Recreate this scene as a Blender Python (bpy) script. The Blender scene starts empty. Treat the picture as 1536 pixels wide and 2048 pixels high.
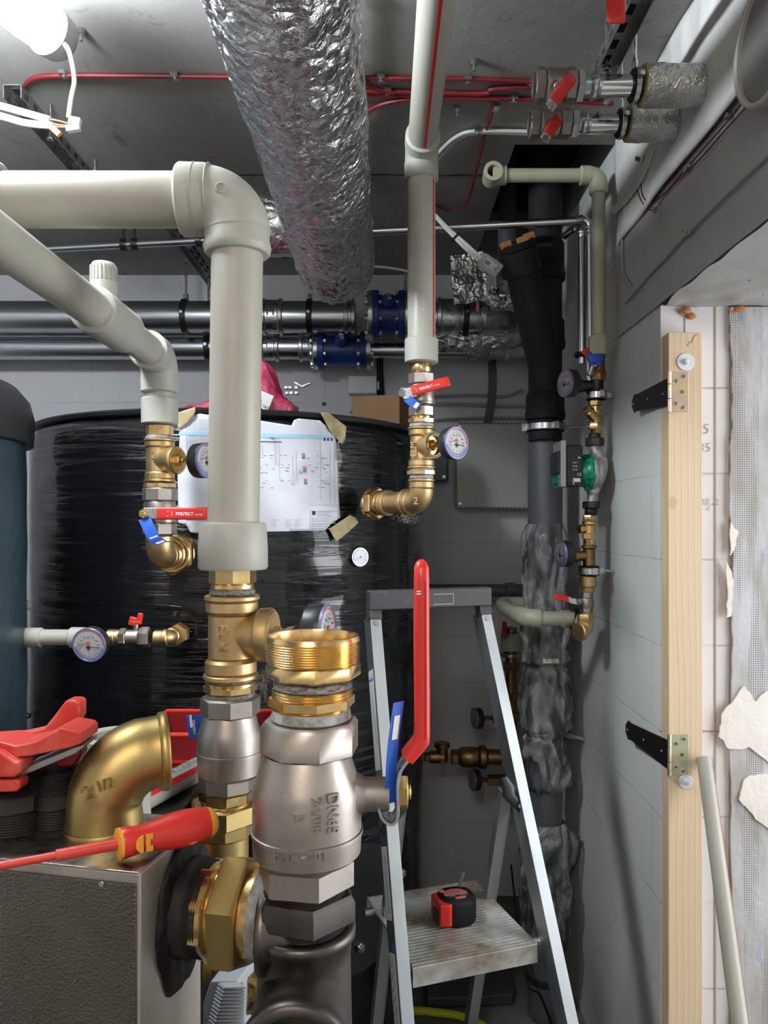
import bpy, bmesh, math, random
from mathutils import Vector as V, Matrix as M, noise
random.seed(7)
PI = math.pi
S = bpy.context.scene; COL = S.collection
F = 1540.0; CZ = 1.6; HX = 768.0; HY = 1045.0        # focal length in px, eye height, image point of the horizon
def W(px, py, d): return V(((px-HX)/F*d, d, CZ-(py-HY)/F*d))
def Wz(px, py, z): return W(px, py, (CZ-z)*F/(py-HY))
def Wx(px, py, x): return W(px, py, x*F/(px-HX))
X3, Y3, Z3 = V((1,0,0)), V((0,1,0)), V((0,0,1))

# ------------------------------------------------------------------ materials
def nd(nt, t, **k):
    n = nt.nodes.new(t)
    for a, b in k.items():
        if a in n.inputs: n.inputs[a].default_value = b
        else: setattr(n, a, b)
    return n
MC = {}
def base(name):
    m = bpy.data.materials.new(name); m.use_nodes = True
    nt = m.node_tree; p = nt.nodes['Principled BSDF']
    return m, nt, p
def coords(nt, st=(1,1,1), rot=(0,0,0), loc=(0,0,0)):
    tc = nd(nt, 'ShaderNodeTexCoord'); mp = nd(nt, 'ShaderNodeMapping')
    mp.inputs['Scale'].default_value = st; mp.inputs['Rotation'].default_value = rot; mp.inputs['Location'].default_value = loc
    nt.links.new(tc.outputs['Object'], mp.inputs[0]); return mp.outputs[0]
def noi(nt, vec, sc, det=4, rough=.55, dist=0):
    n = nd(nt, 'ShaderNodeTexNoise', Scale=sc, Detail=det, Roughness=rough, Distortion=dist)
    nt.links.new(vec, n.inputs['Vector']); return n.outputs['Fac']
def ramp(nt, fac, stops):
    r = nd(nt, 'ShaderNodeValToRGB'); e = r.color_ramp.elements
    while len(e) < len(stops): e.new(.5)
    for i, (p, c) in enumerate(stops):
        e[i].position = p; e[i].color = (*c, 1) if len(c) == 3 else c
    nt.links.new(fac, r.inputs[0]); return r.outputs[0]
def mixc(nt, fac, a, b, mode='MIX'):
    n = nd(nt, 'ShaderNodeMix', data_type='RGBA', blend_type=mode)
    for s, v in ((n.inputs[0], fac), (n.inputs[6], a), (n.inputs[7], b)):
        if hasattr(v, 'links'): nt.links.new(v, s)
        elif isinstance(v, (int, float)): s.default_value = v
        else: s.default_value = (*v, 1)
    return n.outputs[2]
def bump(nt, p, h, st=.3, dist=.01):
    b = nd(nt, 'ShaderNodeBump', Strength=st, Distance=dist)
    nt.links.new(h, b.inputs['Height']); nt.links.new(b.outputs[0], p.inputs['Normal'])
def mat(name, c, r=.5, m=0., c2=None, vs=8, bs=0, bst=.3, bd=.002, coat=0, st=(1,1,1), rv=0, lo=.4, hi=.62, dist=0):
    ma, nt, p = base(name)
    p.inputs['Base Color'].default_value = (*c, 1); p.inputs['Roughness'].default_value = r
    p.inputs['Metallic'].default_value = m; p.inputs['Coat Weight'].default_value = coat
    vec = coords(nt, st) if (c2 or bs or rv) else None
    if c2:
        f = noi(nt, vec, vs, 5, .6, dist); nt.links.new(ramp(nt, f, [(lo, c), (hi, c2)]), p.inputs['Base Color'])
    if rv:
        f = noi(nt, vec, vs*1.7, 4); mr = nd(nt, 'ShaderNodeMapRange'); nt.links.new(f, mr.inputs[0])
        mr.inputs[1].default_value = .3; mr.inputs[2].default_value = .7; mr.inputs[3].default_value = max(.02, r-rv); mr.inputs[4].default_value = r+rv
        nt.links.new(mr.outputs[0], p.inputs['Roughness'])
    if bs: bump(nt, p, noi(nt, vec, bs, 5, .6, dist), bst, bd)
    MC[name] = ma; return ma
mat('ppr', (.40,.385,.32), .42, c2=(.44,.42,.355), vs=6, rv=.06)
mat('ppr_socket', (.45,.445,.39), .46, c2=(.42,.41,.36), vs=9)
mat('ppr_old', (.42,.41,.29), .42, c2=(.47,.46,.34), vs=9)
mat('ppr_stripe', (.62,.015,.02), .4)
mat('brass_cast', (.66,.48,.25), .46, 1, c2=(.56,.39,.18), vs=14, bs=900, bst=.25, bd=.0004, rv=.08)
mat('brass_shiny', (.82,.60,.29), .25, 1, c2=(.66,.43,.17), vs=22, rv=.08)
mat('brass_gold', (.54,.40,.165), .40, 1, c2=(.42,.30,.11), vs=9, bs=1300, bst=.3, bd=.0003, rv=.07)
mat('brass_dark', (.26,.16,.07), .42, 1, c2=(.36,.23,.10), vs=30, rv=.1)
mat('nickel', (.43,.385,.345), .43, 1, c2=(.36,.32,.285), vs=16, bs=700, bst=.18, bd=.0004, rv=.08)
mat('chrome', (.72,.72,.72), .14, 1)
mat('zinc', (.62,.64,.66), .30, 1, c2=(.5,.52,.54), vs=30, rv=.1)
mat('galv', (.58,.58,.56), .36, 1, c2=(.42,.42,.41), vs=35, rv=.12, bs=60, bst=.05)
mat('steel_pipe', (.60,.62,.64), .27, 1)
mat('washer_zinc', (.80,.83,.86), .5, .5)
mat('black_iron', (.032,.030,.028), .45, .7, c2=(.075,.067,.06), vs=10, bs=260, bst=.25, bd=.0006, rv=.12)
mat('iron_grey', (.14,.125,.11), .42, 1, c2=(.085,.078,.07), vs=7, bs=300, bst=.2, bd=.0006, rv=.1)
mat('black_oil', (.007,.006,.006), .5, 0, c2=(.03,.027,.024), vs=14, bs=120, bst=.35, bd=.002)
mat('hemp', (.15,.12,.09), .8, 0, c2=(.42,.40,.36), vs=120, bs=500, bst=.8, bd=.002, st=(1,1,3))
mat('sealant', (.45,.46,.46), .45, 0, c2=(.25,.23,.2), vs=70, bs=200, bst=.8, bd=.002)
mat('red_plastic', (.72,.035,.025), .33, c2=(.66,.03,.022), vs=7)
mat('red_worn', (.62,.05,.035), .42, c2=(.70,.16,.11), vs=22, lo=.5, hi=.75, bs=60, bst=.2)
mat('red_dark', (.42,.012,.014), .42, c2=(.36,.01,.012), vs=8)
mat('red_steel', (.30,.012,.015), .5, c2=(.24,.010,.012), vs=10)
mat('red_cable', (.24,.014,.018), .5, c2=(.16,.012,.015), vs=20)
mat('orange', (.85,.36,.03), .4)
mat('white_plastic', (.80,.80,.78), .35)
mat('cream_cable', (.74,.74,.68), .45)
mat('grey_cable', (.34,.345,.35), .5)
mat('black_plastic', (.018,.018,.02), .38)
mat('black_rubber', (.014,.014,.015), .55, bs=200, bst=.2)
mat('black_metal', (.016,.015,.014), .35, .3)
mat('blue_enamel', (.012,.045,.22), .34, c2=(.010,.035,.17), vs=9, bs=90, bst=.08)
mat('blue_tag', (.02,.11,.55), .45)
mat('blue_print', (.06,.2,.7), .5)
mat('sky_print', (.38,.66,.85), .6)
mat('red_print', (.75,.16,.16), .5)
mat('grey_print', (.25,.25,.28), .6)
mat('black_print', (.02,.02,.02), .55)
mat('white_print', (.82,.82,.80), .5)
mat('faint_print', (.50,.50,.52), .6)
mat('dial_white', (.66,.66,.70), .5)
mat('knot_wood', (.60,.40,.22), .6, c2=(.66,.47,.28), vs=60)
mat('screen_grey', (.20,.195,.185), .7, bs=900, bst=.5)
mat('vent_rim', (.50,.47,.44), .55)
mat('bezel_violet', (.30,.28,.46), .3, .5)
mat('paper', (.74,.75,.82), .6, bs=9, bst=.25, bd=.01)
mat('masking', (.50,.41,.24), .6, c2=(.40,.30,.15), vs=30, bs=120, bst=.6)
mat('cardboard', (.33,.19,.09), .75, c2=(.29,.165,.08), vs=5)
mat('pink_film', (.68,.02,.13), .16, coat=.6, bs=28, bst=.7, bd=.02, c2=(.8,.16,.25), vs=16)
mat('grey_box', (.50,.52,.49), .42, c2=(.47,.49,.46), vs=4)
mat('stack_grey', (.105,.112,.125), .40, c2=(.085,.09,.10), vs=5, rv=.05)
mat('stack_shade_black', (.020,.020,.021), .6, c2=(.032,.032,.033), vs=7)  # darker stack plastic: shade on the upper pipe and branch put into the colour
mat('alu', (.50,.52,.53), .50, 1, c2=(.42,.44,.45), vs=9, rv=.08, st=(1,1,.15))
mat('alu_dirty', (.62,.63,.60), .42, .55, c2=(.27,.20,.13), vs=7, lo=.44, hi=.66, bs=90, bst=.2, rv=.12)
mat('ladder_cap', (.060,.060,.062), .40, c2=(.12,.12,.12), vs=35, lo=.6, hi=.8)
mat('sheet_side', (.52,.48,.43), .42, .75, c2=(.44,.40,.36), vs=12, bs=900, bst=.15, bd=.0004)
mat('vinyl_blue', (.050,.080,.100), .36, c2=(.040,.066,.085), vs=3, bs=5, bst=.35, bd=.03)
mat('vinyl_black', (.016,.016,.018), .42, c2=(.022,.022,.024), vs=5, bs=260, bst=.25)
mat('foam_orange', (.46,.19,.07), .8, bs=70, bst=.6)
mat('hose_yellow', (.62,.66,.02), .35)
mat('pump_green', (.0,.24,.14), .3)
mat('pump_cast', (.50,.49,.47), .42, .6, c2=(.42,.41,.40), vs=30, bs=300, bst=.2)
mat('dark_slab', (.065,.068,.072), .55, c2=(.045,.047,.05), vs=9)
mat('mineral', (.40,.34,.16), .9, bs=300, bst=.5)
mat('yellow_zinc', (.90,.72,.42), .38, 1, c2=(.82,.55,.50), vs=16, lo=.42, hi=.62)
mat('green_zinc', (.80,.84,.52), .4, 1, c2=(.78,.50,.48), vs=22, lo=.5, hi=.66)
mat('heat_grey', (.42,.44,.47), .42)
mat('plaster_white', (.74,.73,.71), .85, c2=(.64,.63,.61), vs=9, bs=38, bst=.5, bd=.006)
mat('plaster_blob', (.86,.80,.74), .8, c2=(.80,.74,.68), vs=9, bs=30, bst=.5, bd=.006)
mat('conc_floor', (.11,.105,.10), .8, c2=(.17,.165,.15), vs=6, bs=60, bst=.4)
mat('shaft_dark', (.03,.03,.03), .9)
mat('hall_white', (.75,.75,.74), .8)
mat('pencil', (.28,.28,.30), .7)
mat('groove', (.40,.33,.32), .9)

def special():
    # ceiling concrete: board marks, stains
    ma, nt, p = base('concrete'); v = coords(nt)
    f = noi(nt, v, 2.2, 6, .6); c = ramp(nt, f, [(.3, (.29,.28,.26)), (.7, (.41,.40,.375))])
    g = noi(nt, v, 9, 5, .7, .6); c = mixc(nt, ramp(nt, g, [(.60,(0,0,0)),(.72,(1,1,1))]), c, (.17,.16,.14))
    h = noi(nt, coords(nt, (14,1,1)), 3, 3); c = mixc(nt, ramp(nt, h, [(.45,(0,0,0)),(.7,(.35,.35,.35))]), c, (.30,.29,.27))
    nt.links.new(c, p.inputs['Base Color']); p.inputs['Roughness'].default_value = .82
    bump(nt, p, noi(nt, v, 40, 6, .6), .25, .004); MC['concrete'] = ma
    # lintel concrete with air holes
    ma, nt, p = base('lintel'); v = coords(nt)
    f = noi(nt, v, 3, 6, .6); c = ramp(nt, f, [(.3, (.35,.345,.33)), (.7, (.45,.44,.42))])
    vo = nd(nt, 'ShaderNodeTexVoronoi', Scale=26); nt.links.new(v, vo.inputs['Vector'])
    k = ramp(nt, vo.outputs['Distance'], [(.07,(1,1,1)),(.10,(0,0,0))])
    n2 = ramp(nt, noi(nt, v, 5, 2), [(.5,(0,0,0)),(.54,(1,1,1))]); kk = mixc(nt, 1., k, n2, 'MULTIPLY')
    c = mixc(nt, kk, c, (.07,.065,.06)); nt.links.new(c, p.inputs['Base Color']); p.inputs['Roughness'].default_value = .85
    bump(nt, p, noi(nt, v, 35, 6, .6), .3, .004); MC['lintel'] = ma
    # block walls: thin joints. vec = (horizontal, z)
    def blocks(name, ax, c1, c2, cj, z0, rough=.6, bw=.5, ms=.0022, h=.2, jit=.5):
        ma, nt, p = base(name); tc = nd(nt, 'ShaderNodeTexCoord'); sx = nd(nt, 'ShaderNodeSeparateXYZ'); cx = nd(nt, 'ShaderNodeCombineXYZ')
        nt.links.new(tc.outputs['Object'], sx.inputs[0]); ad = nd(nt, 'ShaderNodeMath', operation='SUBTRACT'); ad.inputs[1].default_value = z0
        nt.links.new(sx.outputs[ax], cx.inputs[0]); nt.links.new(sx.outputs[2], ad.inputs[0]); nt.links.new(ad.outputs[0], cx.inputs[1])
        b = nd(nt, 'ShaderNodeTexBrick', Scale=1.); b.inputs['Row Height'].default_value = h; b.inputs['Brick Width'].default_value = bw
        b.inputs['Mortar Size'].default_value = ms; b.inputs['Mortar Smooth'].default_value = .3
        wob = noi(nt, tc.outputs['Object'], 14, 4); wm = nd(nt, 'ShaderNodeVectorMath', operation='SCALE'); wm.inputs[3].default_value = .004
        nt.links.new(nt.nodes[-1].inputs[0].links[0].from_socket if False else wob, wm.inputs[0])
        av = nd(nt, 'ShaderNodeVectorMath', operation='ADD'); nt.links.new(cx.outputs[0], av.inputs[0]); nt.links.new(wm.outputs[0], av.inputs[1])
        nt.links.new(av.outputs[0], b.inputs['Vector'])
        f = noi(nt, tc.outputs['Object'], 2.5, 5); col = ramp(nt, f, [(.3, c1), (.7, c2)])
        jf = noi(nt, tc.outputs['Object'], 7, 4); jm = ramp(nt, jf, [(.38,(.15,.15,.15)),(.6,(1,1,1))])
        bf = nd(nt, 'ShaderNodeMath', operation='MULTIPLY'); nt.links.new(b.outputs['Fac'], bf.inputs[0]); nt.links.new(jm, bf.inputs[1])
        nt.links.new(mixc(nt, bf.outputs[0], col, cj), p.inputs['Base Color'])
        p.inputs['Roughness'].default_value = rough
        iv = nd(nt, 'ShaderNodeMath', operation='SUBTRACT'); iv.inputs[0].default_value = 1; nt.links.new(bf.outputs[0], iv.inputs[1])
        n3 = noi(nt, tc.outputs['Object'], 30, 5); ml = nd(nt, 'ShaderNodeMath', operation='MULTIPLY_ADD'); ml.inputs[1].default_value = .3
        nt.links.new(n3, ml.inputs[0]); nt.links.new(iv.outputs[0], ml.inputs[2]); bump(nt, p, ml.outputs[0], .35, .002)
        MC[name] = ma
    blocks('block_right', 1, (.65,.66,.64), (.73,.74,.72), (.47,.47,.45), .1156, bw=.62)
    blocks('block_back', 0, (.64,.64,.665), (.71,.71,.73), (.49,.49,.50), .1156)
    blocks('block_reveal', 0, (.70,.66,.65), (.76,.72,.71), (.36,.33,.31), .1156, bw=5., ms=.0028)
    # crumpled foil
    def foil(name, c, sc, st, rough=.2, bd=.012):
        ma, nt, p = base(name); v = coords(nt); n = nd(nt, 'ShaderNodeTexNoise', Scale=sc*.5, Detail=3.); nt.links.new(v, n.inputs['Vector'])
        mx = nd(nt, 'ShaderNodeVectorMath', operation='MULTIPLY_ADD'); mx.inputs[1].default_value = (.06,)*3
        nt.links.new(n.outputs['Color'], mx.inputs[0]); nt.links.new(v, mx.inputs[2])
        vo = nd(nt, 'ShaderNodeTexVoronoi', Scale=sc, feature='DISTANCE_TO_EDGE'); nt.links.new(mx.outputs[0], vo.inputs['Vector'])
        vo2 = nd(nt, 'ShaderNodeTexVoronoi', Scale=sc*.37); nt.links.new(mx.outputs[0], vo2.inputs['Vector'])
        a = nd(nt, 'ShaderNodeMath', operation='ADD'); nt.links.new(vo.outputs['Distance'], a.inputs[0]); nt.links.new(vo2.outputs['Distance'], a.inputs[1])
        n2 = noi(nt, v, sc*1.4, 4, .6, 1.5); a2 = nd(nt, 'ShaderNodeMath', operation='MULTIPLY_ADD'); a2.inputs[1].default_value = .5
        nt.links.new(n2, a2.inputs[0]); nt.links.new(a.outputs[0], a2.inputs[2])
        p.inputs['Metallic'].default_value = 1; p.inputs['Roughness'].default_value = rough; p.inputs['Base Color'].default_value = (*c, 1)
        bump(nt, p, a2.outputs[0], st, bd); MC[name] = ma
    foil('foil', (.74,.75,.77), 25, .8, .19, .016)
    foil('foil_fine', (.60,.59,.57), 60, .45, .34, .007)
    foil('foil_soft', (.74,.73,.72), 30, .6, .3, .012)
    # black stretch film
    ma, nt, p = base('stretch_film'); v = coords(nt, (1.2,1.2,26)); n1 = noi(nt, v, 1.6, 6, .55, .7); v2 = coords(nt, (2,2,5), (0.1,.22,0)); n2 = noi(nt, v2, 3, 3, .5)
    rg = ramp(nt, n1, [(.44,(0,0,0)),(.50,(1,1,1)),(.56,(0,0,0))])
    a = nd(nt, 'ShaderNodeMath', operation='MULTIPLY_ADD'); a.inputs[1].default_value = .9
    nt.links.new(rg, a.inputs[0]); nt.links.new(n2, a.inputs[2])
    p.inputs['Base Color'].default_value = (.005,.005,.006,1); p.inputs['Roughness'].default_value = .15; p.inputs['Coat Weight'].default_value = .3
    bump(nt, p, a.outputs[0], .40, .004); MC['stretch_film'] = ma
    # clear plastic wrap
    ma = bpy.data.materials.new('clear_wrap'); ma.use_nodes = True; nt = ma.node_tree; nt.nodes.clear()
    v = coords(nt, (1,1,.45), (.3,.5,0)); n1 = noi(nt, v, 26, 4, .5, 1.2); b = nd(nt, 'ShaderNodeBump', Strength=.8, Distance=.012); nt.links.new(n1, b.inputs['Height'])
    tr = nd(nt, 'ShaderNodeBsdfTransparent'); tr.inputs[0].default_value = (.95,.95,.95,1); gl = nd(nt, 'ShaderNodeBsdfGlossy', Roughness=.09); df = nd(nt, 'ShaderNodeBsdfDiffuse'); df.inputs[0].default_value = (.62,.63,.62,1)
    nt.links.new(b.outputs[0], gl.inputs['Normal']); nt.links.new(b.outputs[0], df.inputs['Normal'])
    lw = nd(nt, 'ShaderNodeLayerWeight', Blend=.22); nt.links.new(b.outputs[0], lw.inputs['Normal'])
    m1 = nd(nt, 'ShaderNodeMixShader'); m2 = nd(nt, 'ShaderNodeMixShader'); o = nd(nt, 'ShaderNodeOutputMaterial')
    n4 = ramp(nt, noi(nt, v, 16, 4, .6, .8), [(.44,(.05,)*3),(.68,(.58,)*3)])
    nt.links.new(n4, m1.inputs[0]); nt.links.new(tr.outputs[0], m1.inputs[1]); nt.links.new(df.outputs[0], m1.inputs[2])
    nt.links.new(lw.outputs['Fresnel'], m2.inputs[0]); nt.links.new(m1.outputs[0], m2.inputs[1]); nt.links.new(gl.outputs[0], m2.inputs[2]); nt.links.new(m2.outputs[0], o.inputs[0])
    MC['clear_wrap'] = ma
    # gauge glass
    ma = bpy.data.materials.new('gauge_glass'); ma.use_nodes = True; nt = ma.node_tree; nt.nodes.clear()
    tr = nd(nt, 'ShaderNodeBsdfTransparent'); gl = nd(nt, 'ShaderNodeBsdfGlossy', Roughness=.03); fr = nd(nt, 'ShaderNodeLayerWeight', Blend=.12); m1 = nd(nt, 'ShaderNodeMixShader'); o = nd(nt, 'ShaderNodeOutputMaterial')
    nt.links.new(fr.outputs['Facing'], m1.inputs[0]); nt.links.new(tr.outputs[0], m1.inputs[1]); nt.links.new(gl.outputs[0], m1.inputs[2]); nt.links.new(m1.outputs[0], o.inputs[0]); MC['gauge_glass'] = ma
    # hammered galvanised sheet
    ma, nt, p = base('hammered'); v = coords(nt); vo = nd(nt, 'ShaderNodeTexVoronoi', Scale=380); nt.links.new(v, vo.inputs['Vector'])
    bump(nt, p, vo.outputs['Distance'], .4, .0015); p.inputs['Metallic'].default_value = .85; p.inputs['Roughness'].default_value = .34
    nt.links.new(ramp(nt, noi(nt, v, 7, 5), [(.3,(.15,.135,.115)),(.7,(.21,.195,.17))]), p.inputs['Base Color']); MC['hammered'] = ma
    # pine
    ma, nt, p = base('pine'); v = coords(nt, (1,1,.10)); w = nd(nt, 'ShaderNodeTexWave', wave_type='BANDS', bands_direction='X', Scale=22., Distortion=9., Detail=3.); w.inputs['Detail Scale'].default_value = .55
    nt.links.new(v, w.inputs['Vector']); c = ramp(nt, w.outputs[0], [(.1,(.70,.52,.33)),(.55,(.77,.61,.42)),(1,(.62,.42,.24))])
    f = noi(nt, coords(nt), 6, 3); c = mixc(nt, ramp(nt, f, [(.45,(0,0,0)),(.8,(.5,.5,.5))]), c, (.72,.5,.27))
    nt.links.new(mixc(nt, .45, c, (.75,.59,.40)), p.inputs['Base Color']); p.inputs['Roughness'].default_value = .55; bump(nt, p, w.outputs[0], .12, .001); MC['pine'] = ma
    # base coat with fibre mesh showing
    ma, nt, p = base('mesh_coat'); v = coords(nt)
    def grid(ax):
        s = nd(nt, 'ShaderNodeSeparateXYZ'); nt.links.new(v, s.inputs[0]); a = nd(nt, 'ShaderNodeMath', operation='MULTIPLY'); a.inputs[1].default_value = 2*PI/.0052
        nt.links.new(s.outputs[ax], a.inputs[0]); b = nd(nt, 'ShaderNodeMath', operation='SINE'); nt.links.new(a.outputs[0], b.inputs[0]); return b.outputs[0]
    mx = nd(nt, 'ShaderNodeMath', operation='MAXIMUM'); nt.links.new(grid(0), mx.inputs[0]); nt.links.new(grid(2), mx.inputs[1])
    g = ramp(nt, mx.outputs[0], [(.0,(1,1,1)),(.35,(0,0,0))])
    zone = ramp(nt, noi(nt, coords(nt, (6,1,.5)), 4, 3), [(.47,(0,0,0)),(.56,(1,1,1))]); gk = mixc(nt, 1., g, zone, 'MULTIPLY')
    c = ramp(nt, noi(nt, coords(nt, (3,1,1)), 5, 5), [(.35,(.42,.39,.35)),(.5,(.52,.51,.51)),(.68,(.60,.60,.63))])
    bl = ramp(nt, noi(nt, coords(nt, (5,1,1.2), loc=(3,0,5)), 4, 4), [(.64,(0,0,0)),(.70,(.7,.7,.7))]); c = mixc(nt, bl, c, (.20,.32,.52))
    nt.links.new(mixc(nt, gk, c, (.20,.18,.17)), p.inputs['Base Color']); p.inputs['Roughness'].default_value = .85; bump(nt, p, noi(nt, v, 60, 5), .5, .003); MC['mesh_coat'] = ma
    for nm, col, st in (('lamp_glow', (.86,.94,1.), 185.), ):
        ma, nt, p = base(nm); p.inputs['Base Color'].default_value = (.8,.8,.8,1); p.inputs['Emission Color'].default_value = (*col, 1); p.inputs['Emission Strength'].default_value = st; MC[nm] = ma
special()
for k_ in ('black_oil', 'stack_shade_black', 'black_rubber', 'shaft_dark'): MC[k_].node_tree.nodes['Principled BSDF'].inputs['Specular IOR Level'].default_value = .18

# ------------------------------------------------------------------ mesh builders
def frame(d, up=None):
    d = d.normalized(); a = up if up is not None else (Z3 if abs(d.z) < .9 else Y3)
    u = (a - d*a.dot(d)).normalized(); return u, d.cross(u)
class B:
    def __init__(s): s.bm = bmesh.new()
    def ring(s, c, u, v, r, n, ph=0, r2=None):
        r2 = r if r2 is None else r2
        return [s.bm.verts.new(c+u*(r*math.cos(ph+2*PI*i/n))+v*(r2*math.sin(ph+2*PI*i/n))) for i in range(n)]
    def skin(s, rs, cap=True, closed=False):
        n = len(rs[0]); m = len(rs)
        for k in range(m if closed else m-1):
            a, b = rs[k], rs[(k+1) % m]
            for i in range(n):
                j = (i+1) % n
                try: s.bm.faces.new((a[i], a[j], b[j], b[i]))
                except ValueError: pass
        if cap and not closed:
            s.bm.faces.new(rs[0][::-1]); s.bm.faces.new(rs[-1])
    def lathe(s, o, d, prof, n=32, ph=0, cap=True, closed=False, up=None):
        d = d.normalized(); u, v = frame(d, up)
        s.skin([s.ring(o+d*t, u, v, max(r, 1e-5), n, ph) for t, r in prof], cap, closed); return s
    def cyl(s, o, d, L, r, n=28, ch=None, r2=None):
        ch = min(L*.2, r*.12) if ch is None else ch; r2 = r if r2 is None else r2
        return s.lathe(o, d, [(0, r-ch), (ch, r), (L-ch, r2), (L, r2-ch)], n)
    def hexa(s, o, d, L, r, ch=None, ph=0, n=6, up=None):
        ch = L*.1 if ch is None else ch
        return s.lathe(o, d, [(0, r*.92), (ch, r), (L-ch, r), (L, r*.92)], n, ph, up=up)
    def thread(s, o, d, L, r, p=.0022, n=36):
        k = max(2, int(L/p)); q = L/k; pr = []
        for i in range(k): pr += [(i*q, r*.965), (i*q+q*.5, r)]
        pr.append((L, r*.965)); return s.lathe(o, d, pr, n)
    def hollow(s, o, d, L, ro, ri, n=40, ch=.0008):
        return s.lathe(o, d, [(0, ro-ch), (ch, ro), (L-ch, ro), (L, ro-ch), (L, ri+ch), (L-ch, ri), (ch, ri), (0, ri+ch)], n, closed=True)
    def tube(s, pts, r, n=12, cap=True, up=None):
        pts = [V(p) for p in pts]; T = []
        for i in range(len(pts)):
            a = pts[max(0, i-1)]; b = pts[min(len(pts)-1, i+1)]; T.append((b-a).normalized())
        u, v = frame(T[0], up); rs = []
        for i, p in enumerate(pts):
            t = T[i]; u = (u - t*u.dot(t)).normalized(); v = t.cross(u)
            rr = r[i] if isinstance(r, (list, tuple)) else r; rs.append(s.ring(p, u, v, rr, n))
        s.skin(rs, cap); return s
    def elbow(s, c, d1, d2, r, R, n=32, k=12):
        d1 = d1.normalized(); d2 = d2.normalized(); o = c+(d1+d2)*R
        s.tube([o-(d2*math.cos(t)+d1*math.sin(t))*R for t in [PI/2*i/k for i in range(k+1)]], r, n, up=d1.cross(d2)); return s
    def sweep(s, pts, wv, w, t, n=20, e=.45):
        pts = [V(p) for p in pts]; wv = wv.normalized(); rs = []
        for i, p in enumerate(pts):
            a = pts[max(0, i-1)]; b = pts[min(len(pts)-1, i+1)]; T = (b-a).normalized(); nn = T.cross(wv).normalized()
            ww = (w[i] if isinstance(w, (list, tuple)) else w)/2; tt = (t[i] if isinstance(t, (list, tuple)) else t)/2; q = []
            for j in range(n):
                A = 2*PI*(j+.5)/n; ca, sa = math.cos(A), math.sin(A)
                q.append(s.bm.verts.new(p+wv*(ww*math.copysign(abs(ca)**e, ca))+nn*(tt*math.copysign(abs(sa)**e, sa))))
            rs.append(q)
        s.skin(rs); return s
    def box(s, c, sz, R=None):
        c = V(c); R = R or M.Identity(3); x, y, z = [q/2 for q in sz]; vs = []
        for a in (-1, 1):
            for b in (-1, 1):
                for g in (-1, 1): vs.append(s.bm.verts.new(c+R@V((a*x, b*y, g*z))))
        for f in ((0,1,3,2),(4,6,7,5),(0,4,5,1),(2,3,7,6),(0,2,6,4),(1,5,7,3)): s.bm.faces.new([vs[i] for i in f])
        return s
    def span(s, a, b): return s.box([(a[i]+b[i])/2 for i in range(3)], [abs(a[i]-b[i]) for i in range(3)])
    def bar(s, a, b, w, t, up=Z3):
        a, b = V(a), V(b); d = (b-a); L = d.length; d.normalize(); u, v = frame(d, up)
        return s.box((a+b)/2, (L, w, t), M((d, v, u)).transposed())
    def prism(s, pts, dv):
        a = [s.bm.verts.new(V(p)) for p in pts]; b = [s.bm.verts.new(V(p)+dv) for p in pts]; n = len(a)
        s.bm.faces.new(a[::-1]); s.bm.faces.new(b)
        for i in range(n): s.bm.faces.new((a[i], a[(i+1) % n], b[(i+1) % n], b[i]))
        return s
    def sphere(s, c, r, sc=(1,1,1), n=20):
        rs = [s.ring(V(c)+V((0,0,-math.cos(PI*(i+.5)/n)*r*sc[2])), X3, Y3, math.sin(PI*(i+.5)/n)*r*sc[0], n, 0, math.sin(PI*(i+.5)/n)*r*sc[1]) for i in range(n)]
        s.skin(rs); return s
    def grid(s, f, nu, nv, th=None, wrap=False):
        g = [[s.bm.verts.new(f(i/nu, j/nv)) for j in range(nv+1)] for i in range(nu if wrap else nu+1)]
        for i in range(nu):
            a, b = g[i], g[(i+1) % len(g)]
            for j in range(nv): s.bm.faces.new((a[j], b[j], b[j+1], a[j+1]))
        return s
    def text(s, t, sz, o, xd, yd, ext=.0002, fn=None, bold=0):
        cu = bpy.data.curves.new('t', 'FONT'); cu.body = t; cu.size = sz; cu.extrude = ext; cu.offset = bold; cu.resolution_u = 3
        ob = bpy.data.objects.new('t', cu); me = bpy.data.meshes.new_from_object(ob)
        xd = xd.normalized(); yd = yd.normalized(); zd = xd.cross(yd); q = bmesh.new(); q.from_mesh(me); mp = {}
        for v in q.verts:
            c = v.co; mp[v] = s.bm.verts.new(fn(c) if fn else o+xd*c.x+yd*c.y+zd*c.z)
        for f in q.faces:
            try: s.bm.faces.new([mp[v] for v in f.verts])
            except ValueError: pass
        q.free(); bpy.data.objects.remove(ob); bpy.data.curves.remove(cu); bpy.data.meshes.remove(me); return s

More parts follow.
